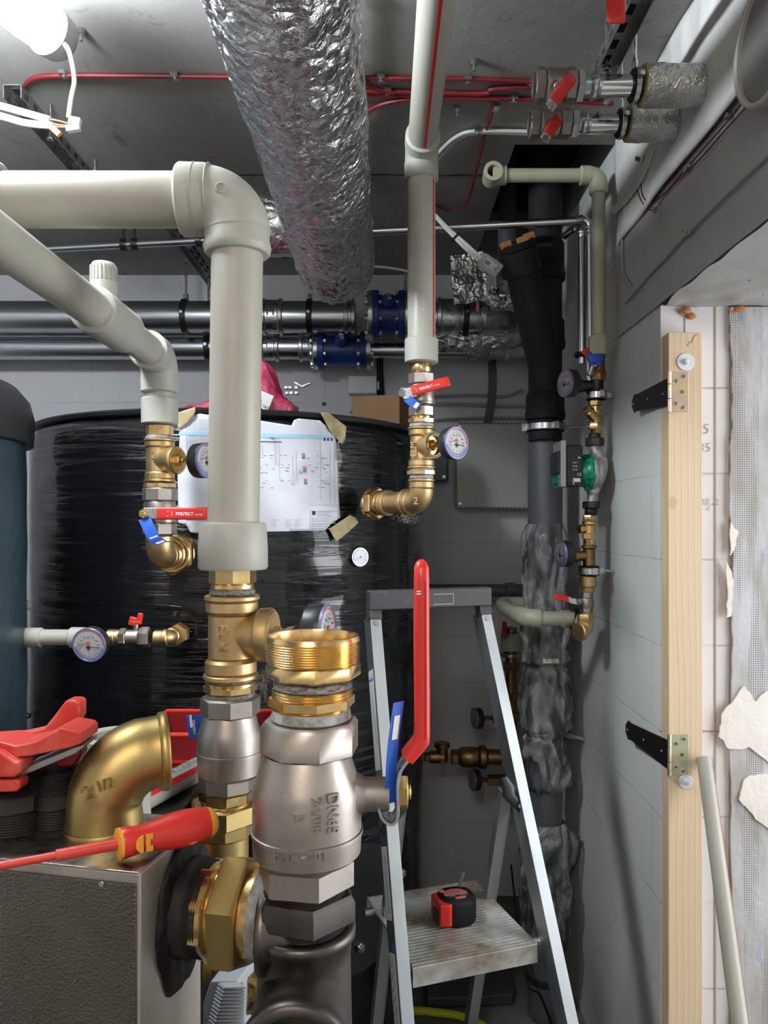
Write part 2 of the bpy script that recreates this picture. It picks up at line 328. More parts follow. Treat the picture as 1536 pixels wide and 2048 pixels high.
WL = {}
def tag(o, label=None, cat=None, group=None, kind=None):
    for k, v in (('label', label), ('category', cat), ('group', group), ('kind', kind)):
        if v: o[k] = v
    return o
def thing(name, label, cat, loc, group=None):
    o = bpy.data.objects.new(name, None); o.empty_display_size = .03; COL.objects.link(o); o.location = loc; WL[o.name] = V(loc); return tag(o, label, cat, group)
SPLIT = {'socket','header_band','sealant_ring','brass_ends','fittings','gauge_tees','clamp_rod','sealing_hemp','fin','wires','elbow_collars','bolts','nipple','blue_symbols','red_symbols'}
def put(name, b, m, parent=None, label=None, sharp=38, bev=0, sub=0, solid=0):
    if name in SPLIT and parent is not None and not getattr(b, 'done', 0):
        for q in split_loose(b): q.done = 1; o = put(name, q, m, parent, label, sharp, bev, sub, solid)
        return o
    bm = b.bm; bmesh.ops.recalc_face_normals(bm, faces=bm.faces[:])
    if parent is not None: org = WL[parent.name].copy()
    else:
        xs = [v.co for v in bm.verts]; lo = [min(c[i] for c in xs) for i in range(3)]; hi = [max(c[i] for c in xs) for i in range(3)]
        org = V(((lo[0]+hi[0])/2, (lo[1]+hi[1])/2, lo[2]))
    for v in bm.verts: v.co -= org
    me = bpy.data.meshes.new(name); bm.to_mesh(me); bm.free()
    for p in me.polygons: p.use_smooth = True
    me.set_sharp_from_angle(angle=math.radians(sharp)); me.materials.append(MC[m])
    o = bpy.data.objects.new(name, me); COL.objects.link(o); WL[o.name] = org
    if parent is not None: o.parent = parent
    else: o.location = org
    if solid: q = o.modifiers.new('s', 'SOLIDIFY'); q.thickness = solid; q.offset = 0
    if bev: q = o.modifiers.new('b', 'BEVEL'); q.width = bev; q.segments = 2; q.limit_method = 'ANGLE'; q.angle_limit = math.radians(40); q.harden_normals = True
    if label: o['label'] = label
    return o
def split_loose(b):
    bm = b.bm; seen = set(); out = []
    for v in bm.verts:
        if v in seen: continue
        st = [v]; comp = []
        seen.add(v)
        while st:
            q = st.pop(); comp.append(q)
            for e in q.link_edges:
                w = e.other_vert(q)
                if w not in seen: seen.add(w); st.append(w)
        out.append(comp)
    if len(out) < 2: return [b]
    res = []
    for comp in out:
        n = B(); mp = {v: n.bm.verts.new(v.co) for v in comp}; fs = {f for v in comp for f in v.link_faces}
        for f in fs: n.bm.faces.new([mp[v] for v in f.verts])
        res.append(n)
    bm.free(); return res
def single(name, b, m, label, cat, group=None, **k): return tag(put(name, b, m, None, **k), label, cat, group)
def struct(name, b, m, origin0=True, **k):
    o = put(name, b, m, None, **k); o['kind'] = 'structure'
    if origin0:                      # keep mesh coordinates equal to world ones so that joints line up
        org = o.location.copy(); o.data.transform(M.Translation(org)); o.location = (0,0,0); WL[o.name] = V((0,0,0))
    return o
def smooth(pts, k=8):
    pts = [V(p) for p in pts]; out = []
    for i in range(len(pts)-1):
        a = pts[max(0, i-1)]; b = pts[i]; c = pts[i+1]; d = pts[min(len(pts)-1, i+2)]
        for j in range(k):
            t = j/k; out.append(.5*((2*b)+(c-a)*t+(2*a-5*b+4*c-d)*t*t+(3*b-a-3*c+d)*t**3))
    out.append(pts[-1]); return out
def vch(b, X, Y, spec):
    """stack of solids round a vertical axis: (top px row, bottom px row, half width px, kind)"""
    for e in spec:
        y0, y1, hw, k = e[:4]; zt = W(0, y0, Y).z; zb = W(0, y1, Y).z; o = V((X, Y, zb)); L = zt-zb; r = hw*Y/F
        if k == 'c': b.cyl(o, Z3, L, r)
        elif k == 'h': b.hexa(o, Z3, L, r*1.03, ph=e[4] if len(e) > 4 else 0)
        elif k == 'o': b.hexa(o, Z3, L, r*1.02, n=8, ph=e[4] if len(e) > 4 else .2)
        elif k == 't': b.thread(o, Z3, L, r)
        elif k == 'k': b.cyl(o, Z3, L, e[4]*Y/F, r2=r)      # half width at the bottom = e[4]
        elif k == 'r': b.lathe(o, Z3, [(0, r*.9), (L*.25, r), (L*.75, r), (L, r*.9)], 32)
    return b
# ------------------------------------------------------------------ the room
XW = .645; YB = 3.3; ZC = 2.66
b = B(); b.span((-2.1,-1.7,-.1), (2.6,3.4,0)); struct('floor', b, 'conc_floor')
b = B()
for a, c in (((-2.1,-1.7,ZC), (.367,3.4,ZC+.2)), ((.367,-1.7,ZC), (2.6,2.16,ZC+.2)), ((.367,3.12,ZC), (2.6,3.4,ZC+.2)), ((.66,2.16,ZC), (2.6,3.12,ZC+.2))): b.span(a, c)
ceil = struct('ceiling', b, 'concrete')
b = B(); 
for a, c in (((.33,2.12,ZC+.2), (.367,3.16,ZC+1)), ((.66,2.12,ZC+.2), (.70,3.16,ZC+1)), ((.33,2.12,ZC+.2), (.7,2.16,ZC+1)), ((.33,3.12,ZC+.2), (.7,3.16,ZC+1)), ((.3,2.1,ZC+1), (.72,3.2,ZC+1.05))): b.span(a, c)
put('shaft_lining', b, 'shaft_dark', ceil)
b = B(); b.tube([V((x, 2.345+.004*math.sin(9*x), ZC-.0005)) for x in [-1.5+.1*i for i in range(19)]], .0022, 6); put('joint_line', b, 'shaft_dark', ceil)
b = B(); b.span((-2.1,YB,0), (.645,YB+.1,ZC)); wall_b = struct('wall_back', b, 'block_back')
b = B(); b.span((-2.1,-1.7,0), (-2.0,YB,ZC)); struct('wall_left', b, 'block_back')
b = B(); b.span((-2.0,-1.7,0), (2.6,-1.6,ZC)); struct('wall_front', b, 'hall_white')
b = B(); b.span((XW,1.8,0), (1.05,YB+.1,ZC)); wall_r = struct('wall_right', b, 'block_right')
b = B(); b.span((XW,-1.6,0), (.95,.55,ZC)); b.span((XW,.55,2.108), (1.05,1.8,ZC)); struct('wall_right_near', b, 'block_right')
b = B(); b.span((2.5,-1.6,0), (2.6,1.9,ZC)); struct('wall_hall', b, 'hall_white')
b = B(); b.span((1.05,1.8,0), (2.6,1.9,ZC)); struct('wall_hall_end', b, 'hall_white')
# door reveal: bare blocks, coat with mesh, chased groove
b = B(); b.span((.6445,1.794,0), (.803,1.7995,2.107)); rev = struct('trim_1', b, 'block_reveal')
b = B(); b.span((.7695,1.7925,0), (.7735,1.7938,2.107)); b.span((.700,1.7925,1.9), (.7017,1.7938,2.107)); put('groove', b, 'groove', rev)
def ragged(x, z, amp, sc): return x+amp*noise.noise(V((0, 3, z*sc)))+.4*amp*noise.noise(V((5, 3, z*sc*4)))
b = B(); zs = [i*.012 for i in range(176)]
pl = [V((ragged(.806, z, .012, 5), 1.785, z)) for z in zs]+[V((1.05,1.785,zs[-1])), V((1.05,1.785,0))]
b.prism(pl, V((0,.012,0))); struct('trim_2', b, 'mesh_coat')
def blob(pts, th, Y, jag=.004):
    q = []; n = len(pts)
    for i in range(n):
        a, c = V(pts[i]), V(pts[(i+1) % n])
        for k in range(5):
            p = a.lerp(c, k/5); q.append(V((p.x+jag*noise.noise(p*60), Y, p.z+jag*1.5*noise.noise(p*60+V((9,0,0))))))
    return q
patch = [[(1445,1428),(1490,1372),(1512,1402),(1536,1380),(1580,1390),(1580,1560),(1500,1495),(1455,1500),(1440,1470)],
         [(1488,1560),(1515,1548),(1580,1560),(1580,1690),(1512,1640),(1478,1600)],
         [(1452,1120),(1462,1140),(1468,1170),(1462,1230),(1455,1236),(1456,1170)],
         [(1462,1045),(1476,1060),(1472,1090),(1462,1110)]]
tr3 = None
for k, pp in enumerate(patch):
    b = B(); b.prism(blob([W(x, y, 1.78) for x, y in pp], .004, 1.781), V((0,.0045,0)))
    if tr3 is None: tr3 = struct('trim_3', b, 'plaster_blob')
    else: put('plaster_patch', b, 'plaster_blob', tr3)
# concrete lintel (with rough soffit) over the opening and plastered band above it
b = B()
def lint(u, v):
    y = .5+u*1.62; z = 2.106+v*.25; n = .0035*noise.noise(V((1, y*9, z*9)))
    return V((.6385+n-(.003 if v > .96 else 0), y, z))
b.grid(lint, 120, 18); b.span((.640,.5,2.1075), (1.05,2.12,2.354)); struct('trim_4', b, 'lintel')
b = B()
def soff(u, v):
    x = .642+v*.41; y = .55+u*1.252
    return V((x, y, 2.104-.004*noise.noise(V((x*14, y*14, 0)))-(.012*max(0, noise.noise(V((x*22, y*22, 3)))) if u > .93 else 0)))
b.grid(soff, 90, 30); struct('trim_5', b, 'lintel')
b = B()
def band(u, v):
    y = .7+u*1.42; z = 2.352+v*.305; e = max(0, math.sin(PI*min(1, u*1.02)))**.4
    return V((.640-.014*e-.010*noise.noise(V((2, y*5, z*6)))-(.02 if v < .06 else 0)*e*.3, y, z))
b.grid(band, 110, 24); struct('trim_6', b, 'plaster_white', solid=.004)
for px, py, s in ((1371,622,.012), (1382,632,.010), (1478,620,.014), (1466,626,.010)):
    b = B(); c = W(px, py, 1.79); b.grid(lambda u, v, c=c, s=s: c+V((math.cos(2*PI*u)*math.sin(PI*v)*s*1.2, math.sin(2*PI*u)*math.sin(PI*v)*s*.6, math.cos(PI*v)*s*.75))*(1+.35*noise.noise(V((u*7, v*7, px)))), 18, 10, wrap=True)
    put('foam_bit', b, 'foam_orange', rev)
# pencil notes on the reveal
b = B()
for t, x, y, sz in (('5', 1404, 868, .034), ('35', 1396, 905, .030), ('30,2', 1398, 1012, .024), ('2', 1430, 1010, .020), ('-', 1411, 838, .02), ('4', 1411,1024,.02)):
    b.text(t, sz, W(x, y, 1.7925), V((1,0,.08)), V((.12,0,1)), .0002, bold=-.0006)
put('lettering', b, 'pencil', rev, label='pencilled measurements')
# thin cables chased along the right wall
def wallcable(pts, r, m, name, label, clips=()):
    q = [Wx(x, y, .631) for x, y in pts]; t = thing(name, label, 'cable', q[0]); b = B(); b.tube(smooth(q, 6), r, 8); put('sheath', b, m, t)
    for x, y in clips:
        b = B(); c = Wx(x, y, .630); b.box(c, (.008,.012,.010)); put('cable_clip', b, 'zinc', t, bev=.001)
    return t
wallcable([(1250,606),(1290,560),(1345,500),(1375,468),(1440,402),(1500,345),(1600,250)], .0028, 'grey_cable', 'wall_cable', 'grey cable running diagonally across the concrete lintel, lowest on the right wall', ((1378,466),))
wallcable([(1272,352),(1276,385),(1290,412),(1310,418),(1345,372),(1400,318),(1460,250),(1500,206)], .0015, 'red_cable', 'wall_cable', 'thin red-brown cable looping down from the white bundle beside the plaster edge', ((1310,420),(1372,338),(1455,232)))
wallcable([(1282,362),(1285,390),(1298,404),(1322,394),(1370,340),(1452,246),(1490,200)], .0015, 'black_print', 'wall_cable', 'thin dark cable along the plaster edge on the right wall', ((1378,332),))
b = B()
for k in range(5):
    o = k*4; q = [Wx(1310+o*.8, 270, .628), Wx(1292+o, 300, .625), Wx(1278+o, 335, .622), Wx(1266+o, 362, .624), Wx(1240+o, 400, .626), Wx(1222+o*.6, 425, .628)]; b.tube(smooth(q, 6), .0028, 7)
t = thing('cable_bundle', 'bundle of white cables tied together on the right wall under the foil pipes', 'cables', Wx(1278,335,.622)); put('sheath', b, 'cream_cable', t)
b = B(); b.box(Wx(1284,318,.622), (.02,.05,.012), M.Rotation(.5,3,'X')); put('cable_tie', b, 'zinc', t, bev=.002)
b = B(); b.tube(smooth([Wx(1246,400,.633), Wx(1245,440,.633), Wx(1244,520,.633), Wx(1248,548,.633), Wx(1262,575,.633)], 5), .0035, 8); single('wall_cable', b, 'grey_cable', 'grey cable dropping vertically down the right wall from the white bundle', 'cable')

# ------------------------------------------------------------------ ceiling services
ZR = ZC-.008
def ccable(name, label, pts, r=.006, m='red_cable', clips=(), off=0, k=6, cat='conduit', group=None):
    q = [Wz(x, y, ZR+off) for x, y in pts]; t = thing(name, label, cat, q[0], group); b = B(); b.tube(smooth(q, k), r, 8); put('sheath', b, m, t)
    for x, y in clips:
        b = B(); c = Wz(x, y, ZR+.001+off); b.box(c, (.018,.026,.010)); b.cyl(c+V((0,0,-.009)), Z3, .006, .004, 10); put('clip', b, 'zinc', t, bev=.001)
    return t
ccable('red_conduit', 'long straight red conduit on the ceiling from the lamp side past the foil duct', [(52,168),(70,156),(120,151),(300,152),(480,154),(700,156),(760,156),(940,158),(1090,164)], .0055, clips=((350,151),(762,156),(936,159)))
ccable('red_conduit', 'red conduit bending down on the ceiling behind the hanging lamp', [(52,168),(42,180),(48,200),(62,222)], .0045, clips=((128,148),), off=.001)
ccable('red_conduit', 'double red conduit on the ceiling just behind the straight one, right of the duct', [(690,184),(775,183),(960,187),(985,178),(1060,174),(1130,178),(1215,190)], .0065, clips=((1062,166),))
ccable('red_conduit', 'red conduit on the ceiling passing under two shiny clips toward the upper right valves', [(690,190),(800,190),(940,194),(1100,200),(1225,208)], .006, clips=((775,182),(1028,196),(1212,202)), off=-.001)
ccable('red_conduit', 'red conduit curving from the row of conduits down along the duct side', [(1000,198),(900,196),(820,198),(760,210),(728,232),(722,255),(728,330),(736,380)], .006, clips=((723,247),(729,290)), off=-.003)
ccable('red_conduit', 'red conduit coming from above at the duct edge and curving right into the row', [(706,-20),(709,60),(712,125),(725,155),(750,176),(790,186)], .0055, clips=((712,10),(716,136)), off=-.004)
ccable('red_conduit', 'thin red conduit running away over the ceiling toward the shaft opening', [(990,200),(984,225),(972,262),(962,300),(950,350),(938,395),(925,415),(895,420),(868,408)], .004, clips=((993,215),))
ccable('white_cable', 'white cable on the ceiling curving from the tall pipe toward the right wall', [(858,330),(880,302),(915,272),(955,262),(1060,263),(1150,266),(1240,262)], .005, 'cream_cable', clips=((955,262),), off=-.002, cat='cable')
ccable('white_cable', 'second white cable on the ceiling hugging the first from the tall pipe', [(864,336),(884,308),(918,277),(958,266),(1060,268)], .004, 'cream_cable', off=-.002, cat='cable')
for px, py, lab in ((948,120,'single small metal ceiling anchor in the dark stain above the red conduits'), (915,212,'small metal ceiling anchor below the row of red conduits'), (1220,74,'metal ceiling anchor beside the slotted channel'), (162,58,'metal ceiling anchor beside the hanging lamp')):
    b = B(); c = Wz(px, py, ZC); b.cyl(c+V((0,0,-.012)), Z3, .012, .009, 12); b.cyl(c+V((0,0,-.026)), Z3, .016, .004, 8); single('ceiling_anchor', b, 'zinc', lab, 'anchor', 'metal anchors in the ceiling')
# strut channels
def strut(name, lab, a, c, w=.04, h=.03, holes=12, rods=()):
    t = thing(name, lab, 'channel', a); b = B(); d = (c-a).normalized(); s = d.cross(Z3).normalized(); L = (c-a).length
    b.bar(a+Z3*h/2, c+Z3*h/2, w, .002); b.bar(a+s*w/2, c+s*w/2, .002, h); b.bar(a-s*w/2, c-s*w/2, .002, h); put('channel', b, 'galv', t)
    b = B()
    for k in range(holes): p = a+d*L*(k+.5)/holes; b.box(p+Z3*(h/2-.002), (w*.35, L/holes*.5, .002)) ; b.box(p-s*(w/2+.0006), (.0015, L/holes*.45, h*.4)); b.box(p+s*(w/2+.0006), (.0015, L/holes*.45, h*.4))
    put('slot_holes', b, 'shaft_dark', t)
    for p in rods:
        r = B(); r.cyl(p, Z3, ZC-p.z, .004, 8); r.hexa(p+Z3*.0, Z3, .008, .009); put('threaded_rod', r, 'zinc', t)
    return t
strut('strut_channel', 'slotted steel channel hanging on the ceiling above the two red-handled valves', V((.463,1.0,2.55)), V((.463,1.63,2.55)), rods=(V((.463,1.6,2.54)), V((.463,1.2,2.54))))
strut('strut_channel', 'slotted steel channel on the dark ceiling behind the bend of the near pipe', V((-.713,2.40,2.60)), V((-.713,3.28,2.60)), rods=(V((-.713,2.8,2.6)),))
strut('strut_channel', 'slotted steel channel in the gloom below the lamp wires at the left', V((-.845,1.75,2.58)), V((-.845,2.32,2.58)), rods=(V((-.845,1.95,2.57)), V((-.845,2.25,2.57))))
# hanging lamp
t = thing('hanging_lamp', 'bright white tube lamp hanging from the ceiling at the upper left', 'lamp', V((-.70,1.42,2.55)))
a = V((-.642,1.485,2.545)); d = V((-.105,-.30,.0)).normalized()
b = B(); b.lathe(a, d, [(0,.030),(.004,.040),(.016,.044),(.05,.046),(.6,.046),(.62,.03)], 28); put('diffuser', b, 'lamp_glow', t)
b = B(); b.lathe(a-d*.035, d, [(0,.030),(.004,.038),(.012,.043),(.034,.047),(.045,.048)], 28); put('end_cap', b, 'white_plastic', t)
b = B(); b.tube([a+d*.15+V((0,0,.046)), a+d*.15+V((0,0,ZC-2.545))], .004, 8); b.tube([a+d*.5+V((0,0,.046)), a+d*.5+V((0,0,ZC-2.545))], .004, 8); put('hanger', b, 'zinc', t)
b = B(); b.tube(smooth([W(124,84,1.47), W(137,100,1.47), W(146,135,1.47), W(149,165,1.47), W(143,195,1.47), W(137,236,1.47)], 6), .0045, 10); put('cord', b, 'cream_cable', t)
t = thing('wire_connector', 'clear wire connectors joining the lamp cord to two flat white cables', 'connector', W(148,250,1.47))
b = B(); b.box(W(150,243,1.465), (.022,.012,.014), M.Rotation(.2,3,'Y')); b.box(W(147,257,1.46), (.026,.012,.012), M.Rotation(-.15,3,'Y')); put('connector_body', b, 'white_plastic', t, bev=.002)
b = B(); b.box(W(112,263,1.46), (.020,.008,.011), M.Rotation(.75,3,'Y')); put('yellow_connector', b, 'orange', t, bev=.001)
b = B()
for y0, y1 in ((238,248),(246,252),(250,254)): b.tube(smooth([W(98,y0,1.46), W(118,y0+4,1.46), W(138,y1,1.465)], 5), .0016, 7)
b.tube(smooth([W(137,236,1.47), W(141,243,1.468), W(146,250,1.465)], 4), .0016, 7); put('wires', b, 'foam_orange', t)
for dy, lab in ((0,'upper flat white cable reaching in from the left to the lamp connector'), (20,'lower flat white cable reaching in from the left to the lamp connector')):
    b = B(); b.sweep(smooth([W(-90,190+dy,1.42), W(0,212+dy,1.45), W(50,226+dy,1.455), W(100+dy*.3,240+dy*.6,1.46)], 6), V((.2,1,.1)), .008, .013, 12, .7); single('flat_cable', b, 'cream_cable', lab, 'cable')
# foil duct
t = thing('foil_duct', 'large crumpled aluminium foil wrapped duct under the ceiling', 'duct', V((-.147,1.6,2.36)))
def ductf(u, v):
    y = .55+v*1.78; a = 2*PI*u; q = V((math.cos(a)*1.2, math.sin(a)*1.2, y*2)); r = .111
    if v > .93: r *= max(.12, 1-((v-.93)/.07)**2.4*.55)
    r += .005*noise.noise(q*3)+.0032*noise.noise(q*9)+.0016*noise.noise(q*26)+(.006*noise.noise(q*14) if v > .86 else 0)
    zc = 2.362-.018*max(0, (v-.55)/.45)
    return V((-.150+.012*v+r*math.cos(a), y, zc+r*math.sin(a)))
b = B(); b.grid(ductf, 150, 330, wrap=True); n0 = len(b.bm.verts); 
put('foil_wrap', b, 'foil', t, sharp=180)
for y in (1.0, 1.75): b = B(); b.tube([V((-.145,y,2.455)), V((-.145,y,ZC))], .005, 8); put('hanger_rod', b, 'zinc', t)
b = B(); b.cyl(V((-.14,2.29,2.34)), Y3, .035, .062, 28); put('end_plug', b, 'foil', t)
b = B()
def br(u, v):
    x = -.26-v*.5; a = 2*PI*u; r = .062+.004*noise.noise(V((math.cos(a)*2, math.sin(a)*2, x*14))); return V((x, 2.28+r*math.cos(a), 2.44-.0+r*math.sin(a)))
b = B(); b.grid(lambda u, v: V((-.24-v*.17, 2.20+(.092+.004*noise.noise(V((math.cos(2*PI*u)*2, math.sin(2*PI*u)*2, v*6))))*math.cos(2*PI*u), 2.455+(.092+.004*noise.noise(V((math.cos(2*PI*u)*2, math.sin(2*PI*u)*2, v*6+9))))*math.sin(2*PI*u))), 48, 40, wrap=True)
b.cyl(V((-.412,2.20,2.455)), X3, .006, .088); put('branch', b, 'foil_soft', t, sharp=180)
# insulated pipes with red-handled valves (upper right)
def lever(t, pts, wv, w, th, gi, tn=.003):
    """pts[:gi+1] bare metal, pts[gi:] dipped grip"""
    b = B(); b.sweep(pts[:gi+1], wv, w*.9, tn, 14, .3); put('lever', b, 'zinc', t)
    b = B(); q = [V(p) for p in pts[gi:]]; e = q[-1]-q[-2]; L = e.length; n = [q[0], q[0].lerp(q[1], .04)]+q[1:-1]+[q[-1]-e.normalized()*w*.45, q[-1]-e.normalized()*w*.12, q[-1]]
    b.sweep(n, wv, [w*.95, w]+[w*1.02]*(len(n)-4)+[w, w*.8]+[w*.35][:1], [th]*(len(n)-2)+[th*.9, th*.4], 20, .55); return put('grip', b, 'red_plastic', t)
XR_Y = ((1.52, .298, .377, .4165, .4876, .645, 1.0, 'A'), (1.664, .3155, .402, .434, .5046, .645, .95, 'B'))
for Y, x0, x1, x2, x3, x4, s, k in XR_Y:
    z = 2.462; nm = 'upper, nearer' if k == 'A' else 'lower, farther'
    t = thing('insulated_pipe', f'{nm} foil insulated steel pipe coming out of the right wall under the ceiling', 'pipe', V((x4,Y,z)), 'insulated pipes at the upper right')
    b = B(); b.cyl(V((x2-.002,Y,z)), X3, x4-x2+.03, .0205*s); put('steel_pipe', b, 'chrome', t)
    b = B(); q = V((x2-.024,Y,z)); b.lathe(q, X3, [(0,.016),(.004,.020*s),(.013,.019*s),(.018,.026*s),(.024,.026*s),(.028,.021*s),(.034,.0215*s)], 28); put('press_fitting', b, 'zinc', t)
    b = B(); b.grid(lambda u, v: V((x3+.022+v*(x4+.02-x3-.022), Y+(.0395*s+.0025*noise.noise(V((math.cos(6.283*u)*3, math.sin(6.283*u)*3, v*9))))*math.cos(6.283*u), z+(.0395*s+.0025*noise.noise(V((math.cos(6.283*u)*3, math.sin(6.283*u)*3, v*9+7))))*math.sin(6.283*u))), 48, 40, wrap=True); put('insulation', b, 'foil_fine', t, sharp=180)
    b = B(); b.hollow(V((x3+.020,Y,z)), X3, .006, .0385*s, .0205*s); put('mineral_wool_edge', b, 'mineral', t)
    b = B(); b.hollow(V((x3,Y,z)), X3, .016, .030*s, .0205*s); put('rubber_liner', b, 'black_rubber', t)
    b = B(); b.hollow(V((x3+.003,Y,z)), X3, .010, .033*s, .030*s); b.cyl(V((x3+.008,Y,z+.032*s)), Z3, .018, .006, 10); b.cyl(V((x3+.008,Y,z+.045*s)), Z3, ZC-z-.045*s, .004, 8); b.hexa(V((x3+.008,Y-.035*s,z)), V((0,-1,0)), .012, .006); put('pipe_clamp', b, 'zinc', t)
    b = B(); b.text('2' if k == 'A' else '4', .022, V((x2+.015,Y-.0207*s,z+.0)), X3, Z3); put('lettering', b, 'black_print', t)
    g = 'red-handled ball valves on the insulated pipes'; o = V((x0,Y,z)); L = x1-x0
    t = thing('ball_valve', f'nickel ball valve with red lever at the end of the {nm} insulated pipe', 'valve', o+X3*L/2, g)
    b = B(); b.hexa(o, X3, L*.22, .034*s, n=8, ph=.39); b.lathe(o+X3*L*.2, X3, [(0,.026*s),(.004,.031*s),(L*.09,.033*s),(L*.12,.033*s),(L*.2,.031*s),(L*.5,.031*s),(L*.56,.026*s)], 32); b.hexa(o+X3*L*.74, X3, L*.26, .033*s, n=8, ph=.39); put('valve_body', b, 'nickel', t)
    b = B(); b.hollow(o+X3*-.002, X3, .006, .030*s, .024*s); put('port_rim', b, 'chrome', t)
    c = o+X3*L*.46; sd = V((.0,-.86,-.5)).normalized(); b = B(); b.cyl(c+sd*.028*s, sd, .024, .0085, 16); put('stem', b, 'zinc', t)
    q0, q1 = ((1101,212), (1146,151)) if k == 'A' else ((1090,277), (1119,233)); e = W(*q0, Y-.052*s); tp = W(*q1, Y-.058*s); hd = (tp-e).normalized(); Lh = (tp-e).length; sd = V((0,-1,0)); pts = [e-hd*.004, e+hd*.006, e+hd*.010, e+hd*Lh*.6, tp]; lever(t, pts, hd.cross(sd)+V((0,.35,0)), .0235, .006, 2); b = B(); b.tube([c+V((0,-.02,0)), e+V((0,.006,0))], .0085, 14); put('stem_neck', b, 'nickel', t)
    b = B(); b.hexa(e-hd*.002, sd, .009, .0065); put('nut', b, 'chrome', t)
    b = B(); b.hexa(V((x1+.001,Y,z)), X3, .015, .031*s); b.thread(V((x1-.006,Y,z)), X3, .008, .024*s); b.lathe(V((x1+.014,Y,z)), X3, [(0,.02*s),(.010,.0195*s)], 24); single('union_nut', b, 'zinc', f'zinc hexagon union nut between the valve and the {nm} foil pipe', 'fitting')
# big round vent pipe at the top right corner
t = thing('vent_pipe', 'wide grey round vent pipe stub in the wall at the top right corner', 'vent pipe', V((.6,1.215,2.37)))
b = B(); b.hollow(V((.598,1.215,2.372)), X3, .05, .106, .097, 64, .003); put('pipe_rim', b, 'vent_rim', t)
b = B(); b.cyl(V((.607,1.215,2.372)), X3, .02, .0965, 64, .001); put('mesh_screen', b, 'screen_grey', t)
# red lever hanging in at the top
t = thing('ball_valve', 'ball valve out of sight above, its red lever tip hanging into the top right edge', 'valve', V((.40,1.3,2.5)), 'red-handled ball valves on the insulated pipes')
b = B(); b.hexa(W(1215,-150,1.3), X3, .05, .024); b.cyl(W(1200,-150,1.3), X3, .17, .014); put('valve_body', b, 'nickel', t)
pp = [W(1222,-130,1.275), W(1226,-90,1.27), W(1228,-70,1.27), W(1231,0,1.27), W(1233,47,1.27)]; lever(t, pp, V((1,0,0)), .030, .007, 2)
# ------------------------------------------------------------------ tanks
TC = V((-.476, 2.47, 0)); TR = .6; TH = 1.872
def hit(px, py, off=0., C=TC, R=TR):
    R = R+off; k = (px-HX)/F; a = k*k+1; bq = -2*(k*C.x+C.y); c = C.x**2+C.y**2-R*R; d = (-bq-math.sqrt(max(0, bq*bq-4*a*c)))/(2*a); return W(px, py, d)
def nrm(p, C=TC): q = V((p.x-C.x, p.y-C.y, 0)); return q.normalized()
tank = thing('storage_tank', 'big round tank wrapped in glossy black stretch film in the middle', 'tank', TC)
def tf(u, v):
    a = 2*PI*u; z = .42+v*(TH-.42); r = TR+.0035*noise.noise(V((math.cos(a)*3, math.sin(a)*3, z*3)))+.0018*noise.noise(V((math.cos(a)*4, math.sin(a)*4, z*22)))
    if v > .965: s = (v-.965)/.035; r -= .035*(1-math.sqrt(max(0, 1-s*s)))
    return V((TC.x+r*math.cos(a), TC.y+r*math.sin(a), z))
b = B(); b.grid(tf, 200, 150, wrap=True); put('film_wrap', b, 'stretch_film', tank, sharp=70)
b = B(); b.lathe(V((TC.x,TC.y,TH-.012)), Z3, [(0,TR-.02),(.006,TR-.001),(.014,TR+.003),(.020,TR-.008),(.024,.3),(.025,.01)], 160); put('top_cover', b, 'black_plastic', tank)
b = B(); b.lathe(V((TC.x,TC.y,0)), Z3, [(0,.46),(.38,.46),(.43,.56)], 80); put('base_skirt', b, 'black_plastic', tank)
# inspection flanges low on the right with bolts
for zc, px in ((1860,700),):
    p = hit(705, 1815, .0); n = nrm(p); b = B(); b.cyl(p-n*.03, n, .06, .17, 48); fl = put('flange', b, 'black_plastic', tank)
    for bx, by in ((800,1745),(718,1893)):
        q = p+n*.03; r = V(((bx-HX)/F, 1, -(by-HY)/F)); d = (q-V((0,0,CZ))).dot(n)/r.dot(n); c = V((0,0,CZ))+r*d
        b = B(); b.hexa(c, n, .012, .013); b.cyl(c+n*.010, n, .006, .008, 10); put('bolt', b, 'zinc', fl)
# second tank with vinyl jacket
T2 = V((-1.247,1.627,0)); t = thing('storage_tank', 'blue-black vinyl covered tank at the left edge with a black cap', 'tank', T2)
def t2(u, v):
    a = 2*PI*u; z = v*1.80; s = abs(math.sin(z*9+math.sin(a*2)))
    r = .447+.004*noise.noise(V((math.cos(a)*2, math.sin(a)*2, z*7))); return V((T2.x+r*math.cos(a), T2.y+r*math.sin(a), z))
b = B(); b.grid(t2, 120, 80, wrap=True); put('jacket', b, 'vinyl_blue', t)
b = B(); b.lathe(V((T2.x,T2.y,1.775)), Z3, [(0,.445),(.003,.462),(.06,.465),(.10,.455),(.13,.43),(.145,.39),(.15,.2),(.152,.01)], 100); put('cap', b, 'vinyl_black', t)
